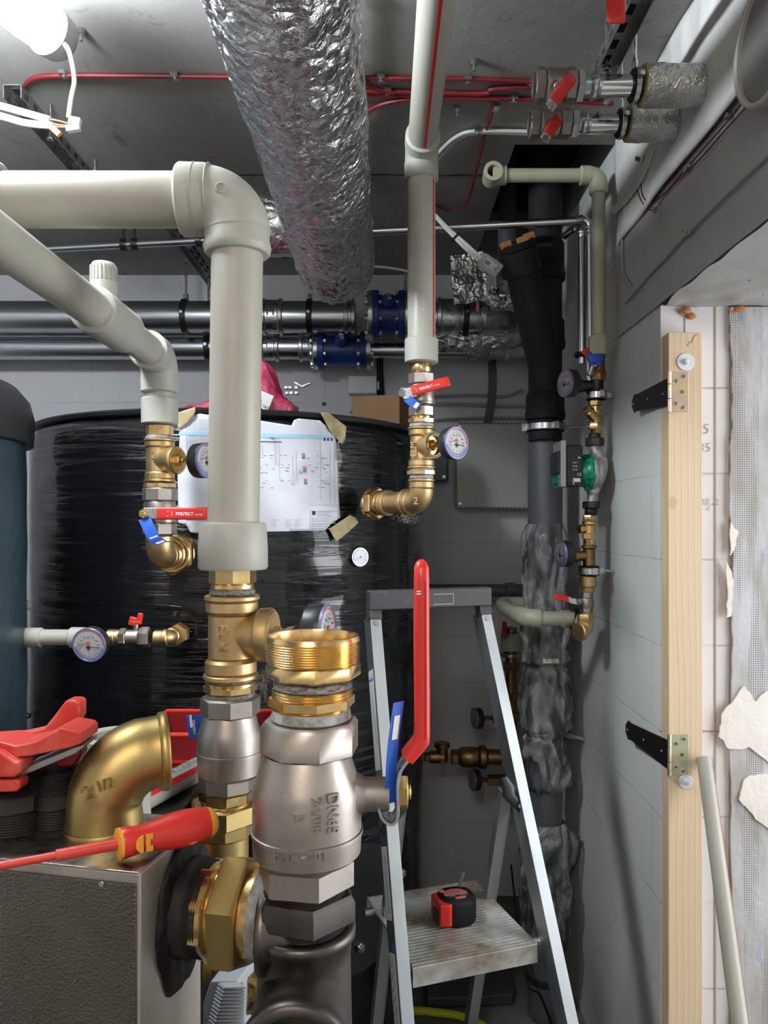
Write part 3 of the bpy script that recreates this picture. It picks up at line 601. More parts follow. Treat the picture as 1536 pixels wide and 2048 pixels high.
# thermometer on the tank, small studs
def gauge(name, lab, c, n, R, dp, style='combi', stem=None, group=None, up=None, rim='black_plastic', brass='brass_shiny'):
    n = n.normalized(); up = up or Z3; xd = up.cross(n).normalized()*1; yd = n.cross(xd).normalized(); t = thing(name, lab, 'gauge', c, group)
    b = B(); b.lathe(c-n*dp, n, [(0,R*.86),(dp*.12,R*.97),(dp*.5,R),(dp*.93,R),(dp*.97,R*.985)], 48); put('case', b, rim, t)
    b = B(); b.hollow(c-n*.003, n, .005, R*1.005, R*.90, 48, .0006); put('bezel', b, 'bezel_violet' if style == 'combi' else 'chrome', t)
    b = B(); b.cyl(c-n*.002, n, .0026, R*.91, 48, .0001); dl = put('dial', b, 'dial_white', t)
    P = lambda r, a, h=.0012: c+n*h+xd*(r*R*math.cos(a))+yd*(r*R*math.sin(a))
    def arc(r0, r1, a0, a1, h=.0010, k=40):
        b = B(); b.skin([[b.bm.verts.new(P(r0, a, h)), b.bm.verts.new(P(r1, a, h)), b.bm.verts.new(P(r1, a, h-.0006)), b.bm.verts.new(P(r0, a, h-.0006))] for a in [a0+(a1-a0)*i/k for i in range(k+1)]]); return b
    tk = B()
    if style == 'combi':
        put('red_scale', arc(.80, .87, 0, PI*.62), 'red_print', dl); put('blue_scale', arc(.80, .87, PI*1.05, PI*1.92), 'blue_print', dl)
        for i in range(11): a = PI*(1.02-i*.1); tk.bar(P(.60, a), P(.70, a), R*.018, .0003, n)
        for i in range(41): a = PI*(1.05+i*.0225); tk.bar(P(.66 if i % 5 else .6, a), P(.76, a), R*.012, .0003, n)
        tk.box(P(.36, PI*1.5, .0012), (1e-4,1e-4,1e-4))
        for i, s in enumerate(('0','20','40','60','80','100','120')):
            a = PI*(1.0-i*.165); tk.text(s, R*.13, P(.50, a)-xd*R*.06-yd*R*.04, xd, yd)
        for i, s in enumerate(('0','1','2','3','4')):
            a = PI*(1.1+i*.2); tk.text(s, R*.13, P(.52, a)-xd*R*.03-yd*R*.04, xd, yd)
        tk.text('bar', R*.13, P(.30, PI*1.5)-xd*R*.10, xd, yd); tk.text('°C', R*.12, P(.34, PI*.5)-xd*R*.08, xd, yd)
        ns = (((-.02,.14), PI*1.06, .62, 'red_print', 'red_needle'), ((-.02,-.12), -.03, .66, 'black_print', 'black_needle'))
    else:
        put('scale_arc', arc(.74, .80, -PI*.25, PI*1.2), 'blue_print', dl)
        for i in range(33): a = PI*(-.25+i*.045); tk.bar(P(.62, a), P(.71, a), R*.016, .0003, n)
        for i, s in enumerate(('120','100','80','60','40','20','0')): a = PI*(-.2+i*.22); tk.text(s, R*.12, P(.48, a)-xd*R*.06-yd*R*.04, xd, yd)
        ns = (((0,0), PI*1.18, .62, 'black_print', 'needle'),)
    put('markings', tk, 'grey_print', dl)
    for (ox, oy), a, L, m, nm in ns:
        o = c+n*.0024+xd*R*ox+yd*R*oy; dr = xd*math.cos(a)+yd*math.sin(a); b = B(); b.cyl(o-n*.0003, n, .0016, R*.11, 16); b.bar(o-dr*R*.15, o+dr*R*L, R*.045, .0006, n); put(nm, b, m, dl)
    b = B(); b.cyl(c+n*.0034, n, .0008, R*.90, 40, .0001); put('glass', b, 'gauge_glass', t)
    if stem is not None:
        e = c-n*dp; s = stem-e; L = s.length; s.normalize(); b = B(); b.cyl(e-s*.002, s, L+.004, .0048, 14); b.hexa(e+s*L*.35, s, L*.3, .0095); b.cyl(e+s*L*.7, s, L*.3, .0075, 16); put('stem', b, brass, t)
    return t
p = hit(720, 1114, .012); gauge('thermometer', 'small round white thermometer set in the black tank below the taped drawing', p, (nrm(p)+V((.0,-.35,0))).normalized(), .0245, .012, 'thermo', p-nrm(p)*.03, rim='chrome')
for (px, py) in ((68,1430),):
    p = hit(66, 1428, 0, T2, .447); b = B(); b.hollow(hit(60,1428,.004)+V((0,-.01,0)), V((0,-1,0)), .006, .009, .004, 16); single('drain_plug', b, 'chrome', 'tiny shiny round plug low at the seam between the two tanks', 'plug')
# paper drawing on the tank
C4 = [hit(357, 818), hit(590, 836), hit(676, 1062), hit(356, 1064)]
def onT(px, py, off): return hit(px, py, off)
def paper_pt(u, v, off=.006):
    tl, tr, bl, brr = (356,826), (668,850), (356,1062), (680,1064); x = (tl[0]*(1-u)+tr[0]*u)*(1-v)+(bl[0]*(1-u)+brr[0]*u)*v; y = (tl[1]*(1-u)+tr[1]*u)*(1-v)+(bl[1]*(1-u)+brr[1]*u)*v
    return (x, y)
pa = thing('taped_drawing', 'large white heating system drawing taped to the black tank', 'drawing', hit(520, 950))
def wr(px, py): return .007*noise.noise(V((px*.012, py*.012, 2)))+.0018*noise.noise(V((px*.04, py*.035, 5)))
outl = [(362,836),(400,827),(470,838),(512,840),(583,851),(588,840),(597,837),(640,841),(652,852),(660,864),(672,874),(680,1035),(662,1048),(650,1061),(382,1066),(372,1050),(357,1046),(355,940)]
b = B(); vs = {}
def inside(x, y, P=outl):
    c = False
    for i in range(len(P)):
        (x0, y0), (x1, y1) = P[i], P[i-1]
        if (y0 > y) != (y1 > y) and x < (x1-x0)*(y-y0)/(y1-y0)+x0: c = not c
    return c
bmp = b.bm; fverts = [bmp.verts.new((x, y, 0)) for x, y in outl]; fc = bmp.faces.new(fverts)
for ax, lo, hi in ((0, 356, 680), (1, 828, 1066)):
    for q in range(lo, hi, 6):
        co_ = (q+.3, 0, 0) if ax == 0 else (0, q+.3, 0); no = (1,0,0) if ax == 0 else (0,1,0)
        bmesh.ops.bisect_plane(bmp, geom=bmp.verts[:]+bmp.edges[:]+bmp.faces[:], plane_co=co_, plane_no=no)
for v in bmp.verts: x, y = v.co.x, v.co.y; v.co = onT(x, y, .0075+wr(x, y))
put('sheet', b, 'paper', pa, sharp=180, solid=.0006)
def pr(b, x0, y0, x1, y1, w=1.0):
    """a printed line or block on the sheet, from one point to another, w px wide"""
    n = max(1, int(math.hypot(x1-x0, y1-y0)/8)); L = math.hypot(x1-x0, y1-y0) or 1; nx, ny = -(y1-y0)/L*w/2, (x1-x0)/L*w/2; rs = []
    for i in range(n+1):
        x = x0+(x1-x0)*i/n; y = y0+(y1-y0)*i/n
        rs.append((b.bm.verts.new(onT(x+nx, y+ny, .0086+wr(x, y))), b.bm.verts.new(onT(x-nx, y-ny, .0086+wr(x, y)))))
    for i in range(n): b.bm.faces.new((rs[i][0], rs[i][1], rs[i+1][1], rs[i+1][0]))
b = B(); pr(b, 358, 866, 425, 868, 7); pr(b, 505, 870, 664, 874, 7.5); put('header_band', b, 'sky_print', pa)
b = B(); pr(b, 540, 873, 549, 873.5, 8); 
for y in (911, 937, 962): pr(b, 604+(y-911)*.08, y+4, 610+(y-911)*.08, y+4, 5)
put('blue_symbols', b, 'blue_print', pa)
b = B()
for y in (911, 937, 962): pr(b, 604+(y-911)*.08, y-2, 610+(y-911)*.08, y-2, 5)
put('red_symbols', b, 'red_print', pa)
b = B(); pr(b, 520, 883, 563, 884, 1.6)
for x in (649, 656, 663): pr(b, x-1.5, 878.5, x+2, 878.5, 6)
pr(b, 624, 1026, 631, 1026, 8); put('black_symbols', b, 'black_print', pa)
b = B(); rnd = random.Random(3)
for x, y0, y1 in ((549,872,930),(553,872,932),(558,874,958),(562,960,962),(592,900,960),(640,880,1000),(652,884,900),(659,884,1010),(668,884,1010),(374,838,920),(397,838,920),(372,838,920),(399,838,880),(524,890,910),(585,910,950)): pr(b, x, y0, x+1.5, y1, .7)
for x0, y, x1 in ((549,872,560),(558,958,566),(583,962,594),(620,1022,676),(620,1034,676),(620,1046,672),(620,1010,676)): pr(b, x0, y, x1, y+.4, .8)
pr(b, 620,1018,620,1058,.8); pr(b, 660,1020,660,1034,.7); pr(b, 624,1020,626,1060,.4)
put('plan_lines', b, 'faint_print', pa)
b = B()
for k in range(70):                                                        # rows of small print and symbols
    x = rnd.choice([rnd.uniform(515,545), rnd.uniform(560,585), rnd.uniform(595,645), rnd.uniform(640,655)]); y = rnd.choice([911,916,937,942,962,967,935,945,930,975])+rnd.uniform(-1,1); L = rnd.uniform(2,7); pr(b, x, y, x+L, y+rnd.uniform(-.3,.3), rnd.uniform(.7,1.3))
for y in range(840, 926, 4):
    if 862 < y < 871: continue
    x = 378; 
    while x < 394: L = rnd.uniform(2,5); pr(b, x, y, min(x+L, 395), y+.2, 1.0); x += L+1.3
    if y < 885:
        x = 401
        while x < 419: L = rnd.uniform(2,5); pr(b, x, y, min(x+L, 420), y+.2, 1.0); x += L+1.3
for y in (1024, 1028, 1031, 1038, 1042, 1049, 1053, 1057):
    x = 634 if y < 1034 else 623
    while x < 657: L = rnd.uniform(2,6); pr(b, x, y, x+L, y, 1.0); x += L+1.2
for y in (1040,1044,1048,1052):
    for x0 in (542, 570, 590): pr(b, x0, y, x0+rnd.uniform(7,15), y, .7)
for y in (1036, 1040): pr(b, 372, y, 416, y+1, 1.2)
put('small_print', b, 'grey_print', pa)
def tape(name, lab, pts, m, off):
    b = B(); fv = [b.bm.verts.new((x, y, 0)) for x, y in pts]; b.bm.faces.new(fv)
    for ax in (0, 1):
        for q in range(300, 1200, 5): bmesh.ops.bisect_plane(b.bm, geom=b.bm.verts[:]+b.bm.edges[:]+b.bm.faces[:], plane_co=(q+.1,0,0) if ax == 0 else (0,q+.1,0), plane_no=(1,0,0) if ax == 0 else (0,1,0))
    for v in b.bm.verts: x, y = v.co.x, v.co.y; v.co = onT(x, y, off+.0025*noise.noise(V((x*.12, y*.05, 1))))
    return single(name, b, m, lab, 'tape', 'masking tape holding the drawing', sharp=180, solid=.0005)
tape('masking_tape', 'crinkled masking tape at the upper right corner of the drawing', [(641,826),(655,824),(686,848),(693,853),(690,880),(684,889),(660,862)], 'masking', .013)
tape('masking_tape', 'masking tape strip at the lower right corner of the drawing', [(658,1058),(700,1030),(712,1036),(717,1046),(683,1076),(672,1083)], 'masking', .013)
tape('masking_tape', 'masking tape folded over the upper left corner of the drawing', [(352,826),(390,814),(391,824),(376,846),(356,858)], 'masking', .013)
# things on top of the tank
b = B(); b.box((-.010+.0,2.62,TH+.013+.068), (.165,.15,.136), M.Rotation(-.25,3,'Z')); single('cardboard_box', b, 'cardboard', 'plain brown cardboard box on top of the black tank', 'box', bev=.003)
t = thing('plastic_bag', 'crinkled pink plastic bag lying on top of the black tank', 'bag', V((-.36,2.35,TH+.012)))
def bag(u, v):
    a = 2*PI*u; th = PI*v; x = math.cos(a)*math.sin(th); y = math.sin(a)*math.sin(th); z = math.cos(th); q = V((x*2.4, y*2.4, z*2.4)); k = 1+.13*noise.noise(q)+.06*noise.noise(q*3)
    hz = .115 if x > .1 else .075; X = x*.20*k; s = (x+1)/2
    return V((-.43+X*.86, 2.25+y*.10*k, TH+.0145+max(0, .03+(.022+.125*math.exp(-((s-.66)/.24)**2))*(z+.25)*k)))
b = B(); b.grid(bag, 70, 40, wrap=True); put('film', b, 'pink_film', t, sharp=180)
b = B()
for i in range(2): b.box(W(525, 800, 2.135)+V((0,0,-.0)), (.05,.004,.045), M.Rotation(.4,3,'Y')) if i == 0 else None
put('paper_label', b, 'white_print', t)
b = B(); R_ = M.Rotation(.4,3,'Y'); b.text('6 x\n058 161', .012, W(513,800,2.131), R_@X3, R_@Z3); put('lettering', b, 'black_print', t)

# ------------------------------------------------------------------ pipes along the back wall
def ring(b, x, y, z, r, w=.012, h=.004): b.lathe(V((x-w/2,y,z)), X3, [(0,r),(w*.25,r+h),(w*.75,r+h),(w,r)], 36)
def fl_valve(lab, x0, x1, Y, z, R, Rf):
    t = thing('strainer_valve', lab, 'valve', V(((x0+x1)/2,Y,z)), 'blue flanged valves on the steel pipes')
    b = B(); w = x1-x0; b.lathe(V((x0+.02,Y,z)), X3, [(0,Rf),(.022,Rf),(.024,R),(w-.064,R),(w-.062,Rf),(w-.04,Rf)], 44); put('valve_body', b, 'blue_enamel', t)
    b = B(); c = V(((x0+x1)/2, Y-R*.9, z+R*.35)); b.cyl(c, V((0,-1,.25)), .035, .026, 24); b.cyl(c+V((0,-.034,.008)), V((0,-1,.25)), .006, .020, 24); put('plug_boss', b, 'blue_enamel', t)
    b = B(); q = c+V((0,-.040,.010)); b.hexa(q, V((0,-1,.25)), .014, .013); b.cyl(q+V((0,-.012,0)), V((.3,-.8,-.4)), .020, .006, 12); put('plug', b, 'zinc', t)
    for xx in (x0, x1):
        s = 1 if xx == x0 else -1; b = B(); b.cyl(V((xx if s > 0 else xx-.02,Y,z)), X3, .02, Rf*.99, 44, .002); put('steel_flange', b, 'zinc', t)
        for k in range(8):
            a = PI/8+k*PI/4
            if math.sin(a) > .8 and False: continue
            b = B(); o = V((xx-.012*s if s > 0 else xx+.0,Y+Rf*.84*math.cos(a),z+Rf*.84*math.sin(a))); b.hexa(o if s > 0 else o, X3, .012, .011); b.cyl(V((xx if s > 0 else xx-.055,o.y,o.z)), X3, .055, .006, 10); b.hexa(V((xx+.043*s if s > 0 else xx-.055,o.y,o.z)), X3, .011, .010); put('bolt', b, 'zinc', t)
    return t
def clampx(t, x, Y, z, r, rod=True, m='black_metal', w=.022):
    b = B(); b.hollow(V((x-w/2,Y,z)), X3, w, r+.008, r-.0005, 40); put('pipe_clamp', b, m, t)
    b = B(); b.cyl(V((x,Y-r-.006,z)), V((0,-1,0)), .014, .007, 10); b.cyl(V((x,Y,z+r+.006)), Z3, .022, .010, 10)
    if rod: b.cyl(V((x,Y,z+r+.02)), Z3, ZC-z-r-.02, .0045, 8)
    put('clamp_rod', b, 'zinc', t)
t = thing('steel_pipe', 'thick horizontal steel pipe along the back wall, the upper of two', 'pipe', V((-.6,3.05,2.42)), 'thick steel pipes along the back wall')
Y1, Z1, R1 = 3.05, 2.414, .062
b = B(); b.cyl(V((-1.99,Y1,Z1)), X3, 1.86, R1, 48); put('pipe', b, 'steel_pipe', t)
b = B(); b.cyl(V((.085,Y1,Z1)), X3, .55, R1, 48); put('pipe', b, 'steel_pipe', t)
def cpl(t, px0, px1, Y, z, r):
    x0 = (px0-HX)/F*Y; x1 = (px1-HX)/F*Y; b = B(); b.lathe(V((x0,Y,z)), X3, [(0,r),(.004,r+.009),(.016,r+.010),(.020,r+.004),(x1-x0-.020,r+.004),(x1-x0-.016,r+.010),(x1-x0-.004,r+.009),(x1-x0,r)], 44); put('coupling', b, 'zinc', t)
cpl(t, 524, 568, Y1, Z1, R1); cpl(t, 872, 918, Y1, Z1, R1+.004); cpl(t, 960, 1020, Y1, Z1, R1+.004); cpl(t, 688, 712, Y1, Z1, R1)
b = B(); b.cyl(V(((918-HX)/F*Y1,Y1,Z1)), X3, (965-918)/F*Y1, R1+.003, 44); put('coupling_sleeve', b, 'zinc', t)
b = B(); b.box(V(((951-HX)/F*Y1,Y1-R1-.0035,Z1+.022)), (.012,.004,.038)); put('red_mark', b, 'red_print', t)
b = B(); b.text('H', .05, V(((536-HX)/F*Y1,Y1-R1-.006,Z1-.01)), X3, Z3); put('lettering', b, 'black_print', t)
clampx(t, (372-HX)/F*Y1, Y1, Z1, R1); clampx(t, (620-HX)/F*Y1, Y1, Z1, R1); clampx(t, (930-HX)/F*Y1, Y1, Z1, R1+.006)
fl_valve('larger blue flanged valve on the upper steel pipe right of the foil duct', -.063, .100, Y1, Z1+.005, .078, .098)
t = thing('steel_pipe', 'thinner horizontal steel pipe along the back wall, the lower of two', 'pipe', V((-.6,3.12,2.31)), 'thick steel pipes along the back wall')
Y2, Z2, R2 = 3.15, 2.315, .048
b = B(); b.cyl(V((-1.99,Y2,Z2)), X3, 1.99+(642-HX)/F*Y2, R2, 44); put('pipe', b, 'steel_pipe', t)
b = B(); b.cyl(V(((735-HX)/F*Y2,Y2,Z2-.010)), X3, .70, .034, 44); put('pipe', b, 'steel_pipe', t)
cpl(t, 520, 560, Y2, Z2, R2); cpl(t, 598, 628, Y2, Z2, R2); cpl(t, 930, 960, Y2, Z2-.010, .034); cpl(t, 975, 1020, Y2, Z2-.010, .034)
b = B(); b.text('H', .045, V(((524-HX)/F*Y2,Y2-R2-.006,Z2-.01)), X3, Z3); put('lettering', b, 'black_print', t)
clampx(t, (417-HX)/F*Y2, Y2, Z2, R2); 
fl_valve('smaller blue flanged valve on the lower steel pipe under the duct end', (628-HX)/F*Y2, (742-HX)/F*Y2, Y2, Z2-.012, .062, .078)
def tubef(b, pts, r, amp, sc, nu=40):
    q = smooth(pts, 10); n = len(q)-1; T = [(q[min(n, i+1)]-q[max(0, i-1)]).normalized() for i in range(n+1)]
    fr = [frame(x, Y3) for x in T]
    b.grid(lambda u, v: (lambda i: q[i]+(fr[i][0]*math.cos(2*PI*u)+fr[i][1]*math.sin(2*PI*u))*((r[min(len(r)-1, int(i/n*(len(r)-1)+.5))] if isinstance(r, list) else r)+amp*noise.noise(V((math.cos(2*PI*u)*3, math.sin(2*PI*u)*3, i*sc)))+amp*.5*noise.noise(V((math.cos(2*PI*u)*8, math.sin(2*PI*u)*8, i*sc*3)))))(int(round(v*n))), nu, n, wrap=True)
b = B(); tubef(b, [W(830,672,3.12), W(860,680,3.10), W(920,684,3.08), W(975,682,3.08), W(1035,668,3.08)], .040, .012, .3); single('foil_wrap', b, 'foil', 'crumpled foil insulation hanging below the upper steel pipe right of the tall riser', 'insulation', sharp=180)
# thin steel pipes bending down at the right
def steel(lab, pts, r, arcs=.02, clamps=()):
    t = thing('thin_steel_pipe', lab, 'pipe', pts[0]); b = B(); q = [pts[0]]
    for i in range(1, len(pts)-1):
        a, c, e = pts[i-1], pts[i], pts[i+1]; d1 = (a-c).normalized(); d2 = (e-c).normalized(); o = c+(d1+d2)*arcs
        q += [o-(d2*math.cos(s)+d1*math.sin(s))*arcs for s in [PI/2*k/8 for k in range(9)]]
    q.append(pts[-1]); b.tube(q, r, 20); put('pipe', b, 'steel_pipe', t)
    for i in range(1, len(pts)-1):
        for d in ((pts[i-1]-pts[i]).normalized(), (pts[i+1]-pts[i]).normalized()):
            b = B(); b.lathe(pts[i]+d*arcs, d, [(0,r*1.05),(.003,r*1.35),(.008,r*1.35),(.011,r*1.15),(.02,r*1.15),(.022,r)], 20); put('press_collar', b, 'zinc', t)
    return t
xA, xB, ZT = (1169-HX)/F*2.3, (1184-HX)/F*2.28, 2.503
t = steel('long thin steel pipe crossing below the ceiling and turning down beside the right wall', [V((-1.25,2.56,ZT)), V((xB,2.30,ZT)), V((xB,2.30,2.0))], .0125)
for px, m in ((242,0),(265,1),(399,0)): b = B(); x = (px-HX)/F*2.48; y_ = 2.30+(xB-x)*.139; b.hollow(V((x-.008,y_,ZT)), X3, .016, .020, .0115); b.cyl(V((x,y_,ZT+.016)), Z3, ZC-ZT-.016, .004, 8); put('pipe_clamp', b, 'black_metal', t)
t = steel('thin steel pipe just left of another one, dropping beside the dark stack to a clamp', [V((xA-.03,2.42,ZT-.002)), V((xA-.0,2.33,ZT-.002)), V((xA,2.33,2.08))], .0115)
b = B(); b.hollow(V((xA,2.33,2.10)), Z3, .014, .021, .011); b.hollow(V((xA,2.33,2.103)), Z3, .008, .023, .020); put('pipe_clamp', b, 'black_rubber', t)
# thin greenish plastic pipe at the upper right
t = thing('plastic_pipe', 'thin olive-beige plastic pipe at the upper right with an open elbow end', 'pipe', V((.59,2.12,2.5)))
xp = (1197-HX)/F*2.12; zp = W(0,351,2.12).z; xl = (984-HX)/F*2.12
b = B(); b.cyl(V((xl+.03,2.12,zp)), X3, xp-xl-.05, .0185, 28); b.cyl(V((xp,2.12,2.10)), Z3, zp-2.13, .0185, 28); put('pipe', b, 'ppr_old', t)
b = B(); b.elbow(V((xp,2.12,zp)), V((-1,0,0)), V((0,0,-1)), .0245, .026); b.cyl(V((xp-.052,2.12,zp)), X3, .03, .0255); b.cyl(V((xp,2.12,zp-.052)), Z3, .03, .0255); put('elbow', b, 'ppr_old', t)
b = B(); b.lathe(V((xl,2.15,zp)), V((0,-1,0)), [(0,.01),(.004,.024),(.05,.0265),(.06,.0265),(.06,.0165),(.02,.016),(.02,.0005)], 32); b.cyl(V((xl,2.12,zp)), X3, .040, .0255); put('end_elbow', b, 'ppr_old', t)
b = B(); b.lathe(V((xl,2.131,zp)), V((0,-1,0)), [(0,.015),(.002,.0158)], 24); put('bore', b, 'shaft_dark', t)
b = B(); b.hexa(V((xp,2.12,2.065)), Z3, .048, .0285, n=8, ph=.39); b.cyl(V((xp,2.12,2.06)), Z3, .055, .0255); put('socket', b, 'ppr_old', t)

# ------------------------------------------------------------------ the dark drain stack
SX, SY = .523, 2.5
t = thing('drain_stack', 'tall dark grey plastic drain pipe in the right rear corner', 'pipe', V((SX,SY,0)))
b = B(); b.cyl(V((SX,SY,0)), Z3, 1.86, .0555, 44); put('pipe', b, 'stack_grey', t)
b = B(); b.cyl(V((SX,SY,1.86)), Z3, 1.3, .054, 44); put('pipe', b, 'stack_shade_black', t)
b = B()
for z, h in ((1.93,.09),(2.16,.10),(2.38,.13)): b.lathe(V((SX,SY,z)), Z3, [(0,.056),(.004,.063),(.02,.065),(.03,.062),(h-.01,.061),(h,.056)], 44)
put('socket', b, 'stack_shade_black', t)
b = B(); p0 = V((SX,SY,2.10)); p1 = W(1035,505,2.36); dd = (p1-p0).normalized(); b.tube([p0, p1], .052, 36); b.lathe(p1-dd*.07, dd, [(0,.05),(.004,.061),(.02,.063),(.03,.060),(.075,.060),(.08,.05)], 36); put('branch', b, 'stack_shade_black', t)
b = B(); b.hollow(p1+dd*.010, dd, .02, .0575, .045); put('gasket', b, 'black_rubber', t)
for k in range(3): b = B(); u, v = frame(dd, Y3); a = 2.2+k*1.2; b.box(p1+dd*.035+(u*math.cos(a)+v*math.sin(a))*.045, (.02,.014,.035), M((dd, u, v)).transposed()); put('orange_clip', b, 'foam_orange', t, bev=.003)
zc = W(0,855,2.5).z; b = B(); b.hollow(V((SX,SY,zc-.014)), Z3, .028, .061, .0558); put('clamp_liner', b, 'black_rubber', t)
b = B(); b.hollow(V((SX,SY,zc-.010)), Z3, .020, .0635, .0605); b.box((SX-.067,SY-.0,zc), (.018,.012,.024)); b.box((SX+.02,SY-.068,zc), (.016,.02,.022)); b.tube([V((SX+.06,SY,zc)), V((.648,SY-.01,zc+.002))], .005, 8); put('clamp', b, 'zinc', t)
# old white vertical pipe behind the stack, going up the shaft
b = B(); b.cyl(V((.445,2.78,2.30)), Z3, 1.2, .034, 28); b.lathe(V((.445,2.78,2.45)), Z3, [(0,.034),(.004,.040),(.08,.040),(.084,.034)], 28); single('vent_riser', b, 'stack_grey', 'smaller grey pipe rising into the shaft opening left of the drain stack', 'pipe')
# plastic wrap round the stack
def wrap(z0, z1, r, amp, sd, nu=90, nv=90, ox=0):
    amp *= .9
    def f(u, v):
        a = 2*PI*u; z = z1+(z0-z1)*v; q = V((math.cos(a)*1.3+sd, math.sin(a)*1.3, z*6)); e = min(1, min(v, 1-v)*9)
        k = r*(.25+.75*e)+amp*abs(noise.noise(q))*e+amp*.45*noise.noise(q*3)*e; pin = math.exp(-((v-.5)/.07)**2)*.4*0
        rr = .0575+max(.0008, k)
        return V((SX+ox+rr*math.cos(a), SY+rr*math.sin(a), z))
    b = B(); b.grid(f, nu, nv, wrap=True); return b
t = thing('plastic_wrap', 'clear crinkled plastic foil wrapped around the lower drain stack', 'plastic sheet', V((SX,SY,.2)))
for z0, z1, r, am, sd in ((W(0,1235,2.5).z, W(0,1048,2.5).z, .006, .026, 1), (W(0,1330,2.5).z, W(0,1232,2.5).z, .010, .034, 5), (W(0,1470,2.5).z, W(0,1325,2.5).z, .016, .040, 9), (W(0,1575,2.5).z, W(0,1465,2.5).z, .008, .040, 13), (W(0,1900,2.5).z, W(0,1640,2.5).z, .012, .055, 17)):
    put('film', wrap(z0, z1, r, am, sd), 'clear_wrap', t, sharp=180)
for z in (W(0,1233,2.5).z, W(0,1327,2.5).z, W(0,1468,2.5).z):
    b = B(); b.grid(lambda u, v: V((SX,SY,z))+V((math.cos(2*PI*u), math.sin(2*PI*u), 0))*(.0585+.007*math.sin(PI*v)+.004*noise.noise(V((u*20, v*3, z*9))))+V((0,0,(v-.5)*.026+.01*math.sin(2*PI*u+z*9))), 60, 8, wrap=True); put('twisted_film', b, 'clear_wrap', t)
b = B(); b.tube([V((SX+.06,SY-.01,W(0,1468,2.5).z)), V((SX+.10,SY-.03,W(0,1470,2.5).z)), V((SX+.118,SY-.03,W(0,1474,2.5).z))], [.014,.007,.004], 10); put('film_end', b, 'clear_wrap', t)
b = B(); b.box(W(1102,1322,2.43), (.05,.004,.014)); put('wrap_label', b, 'cream_cable', t)
b = B(); b.cyl(V((SX,SY,W(0,1960,2.5).z)), Z3, .03, .060, 40); single('pipe_collar', b, 'stack_shade_black', 'dark push-fit collar at the foot of the drain stack', 'collar')
# foil scraps and tag near the branch
b = B(); b.grid(lambda u, v: W(900+u*68+v*8, 512+v*98-u*10, 2.72)+V((0,.016*noise.noise(V((u*4, v*4, 1)))+.007*noise.noise(V((u*13, v*13, 4))),0)), 40, 46); single('foil_flap', b, 'foil_fine', 'square of crumpled foil hanging left of the dark drain branch', 'foil', sharp=180, solid=.0015)
b = B(); tubef(b, [W(985,592,2.74), W(1000,602,2.70), W(1025,600,2.68), W(1035,575,2.68), W(1022,555,2.70)], .028, .016, .5); single('foil_scrap', b, 'foil', 'balled aluminium foil below the dark drain branch', 'foil', sharp=180)
t = thing('cable_transmitter', 'small grey plastic box with a barcode sticker on a flat white cable', 'sensor box', W(980,532,2.30)); R_ = M.Rotation(.62,3,'Y')
b = B(); b.box(W(980,531,2.30), (.070,.014,.048), R_); put('box_body', b, 'grey_box', t, bev=.006)
b = B()
for o in (0, 9): b.sweep([W(868+o*.2,430,2.33), W(893+o*.4,458,2.33), W(928+o*.8,494-o*.3,2.31), W(958+o*.6,522-o*.5,2.30)], V((.3,1,.0)), .006, .011, 12, .6)
put('flat_cable', b, 'cream_cable', t)
b = B(); b.box(W(911,474,2.32), (.006,.012,.034), M.Rotation(.75,3,'Y')); put('cable_tie', b, 'black_rubber', t)
b = B(); b.box(W(980,531,2.30)+V((0,-.0078,0)), (.038,.001,.022), R_); put('sticker', b, 'white_print', t)
b = B()
for k in range(9): b.box(W(977,530,2.30)+V((0,-.0086,0))+R_@V((-.012+k*.0017,0,.001)), (.0009,.0006,.012), R_)
b.text('N', .012, W(985,538,2.2905), R_@X3, R_@Z3); put('barcode', b, 'black_print', t)

# ------------------------------------------------------------------ electrical on the back wall
t = thing('electrical_box', 'large grey electrical enclosure on the back wall left of the drain stack', 'electrical box', W(983,932,3.25))
b = B(); a = W(912,848,3.24); c = W(1058,1017,3.24); b.span((a.x,3.2,c.z), (c.x,3.298,a.z)); put('cover', b, 'grey_box', t, bev=.006)
b = B()
for k in range(17): x = a.x+.016+k*.0175; b.box((x,3.199,c.z+.004), (.004,.002,.006)); b.box((x,3.199,a.z-.004), (.004,.002,.006))
put('vent_slots', b, 'black_print', t)
for x, z in ((a.x+.012,c.z+.02),(c.x-.014,c.z+.02),(a.x+.012,a.z-.016)):
    b = B(); b.cyl(V((x,3.2005,z)), V((0,-1,0)), .003, .007, 12); put('screw', b, 'zinc', t)
t = thing('junction_box', 'small dark grey socket box on the back wall behind the right gauge', 'electrical box', W(876,932,3.25)); a = W(848,880,3.25); c = W(896,964,3.25)
b = B(); b.span((a.x,3.22,c.z), (c.x,3.298,a.z)); put('cover', b, 'stack_grey', t, bev=.01)
b = B(); b.cyl(V((c.x-.02,3.2195,c.z+.02)), V((0,-1,0)), .003, .007, 12); put('screw', b, 'zinc', t)
b = B(); a = W(697,753,3.25); c = W(753,787,3.25); b.span((a.x,3.235,c.z), (c.x,3.298,a.z)); b.cyl(V((c.x,3.265,(a.z+c.z)/2)), X3, .012, .02); single('junction_box', b, 'white_plastic', 'small white junction box on the back wall under the blue valves', 'electrical box', bev=.006)
def wc(name, lab, pts, r, m, d=3.28, n=1, sp=.008, cat='cables'):
    t = thing(name, lab, cat, W(*pts[0], d))
    for k in range(n): b = B(); b.tube(smooth([W(x, y, d)+V((k*sp,0,0)) for x, y in pts], 5), r, 7); put('cable', b, m, t)
wc('black_cables', 'three black cables running vertically down the back wall beside the white junction box', [(755,700),(756,760),(759,800),(764,830)], .0042, 'black_rubber', n=3, sp=.010)
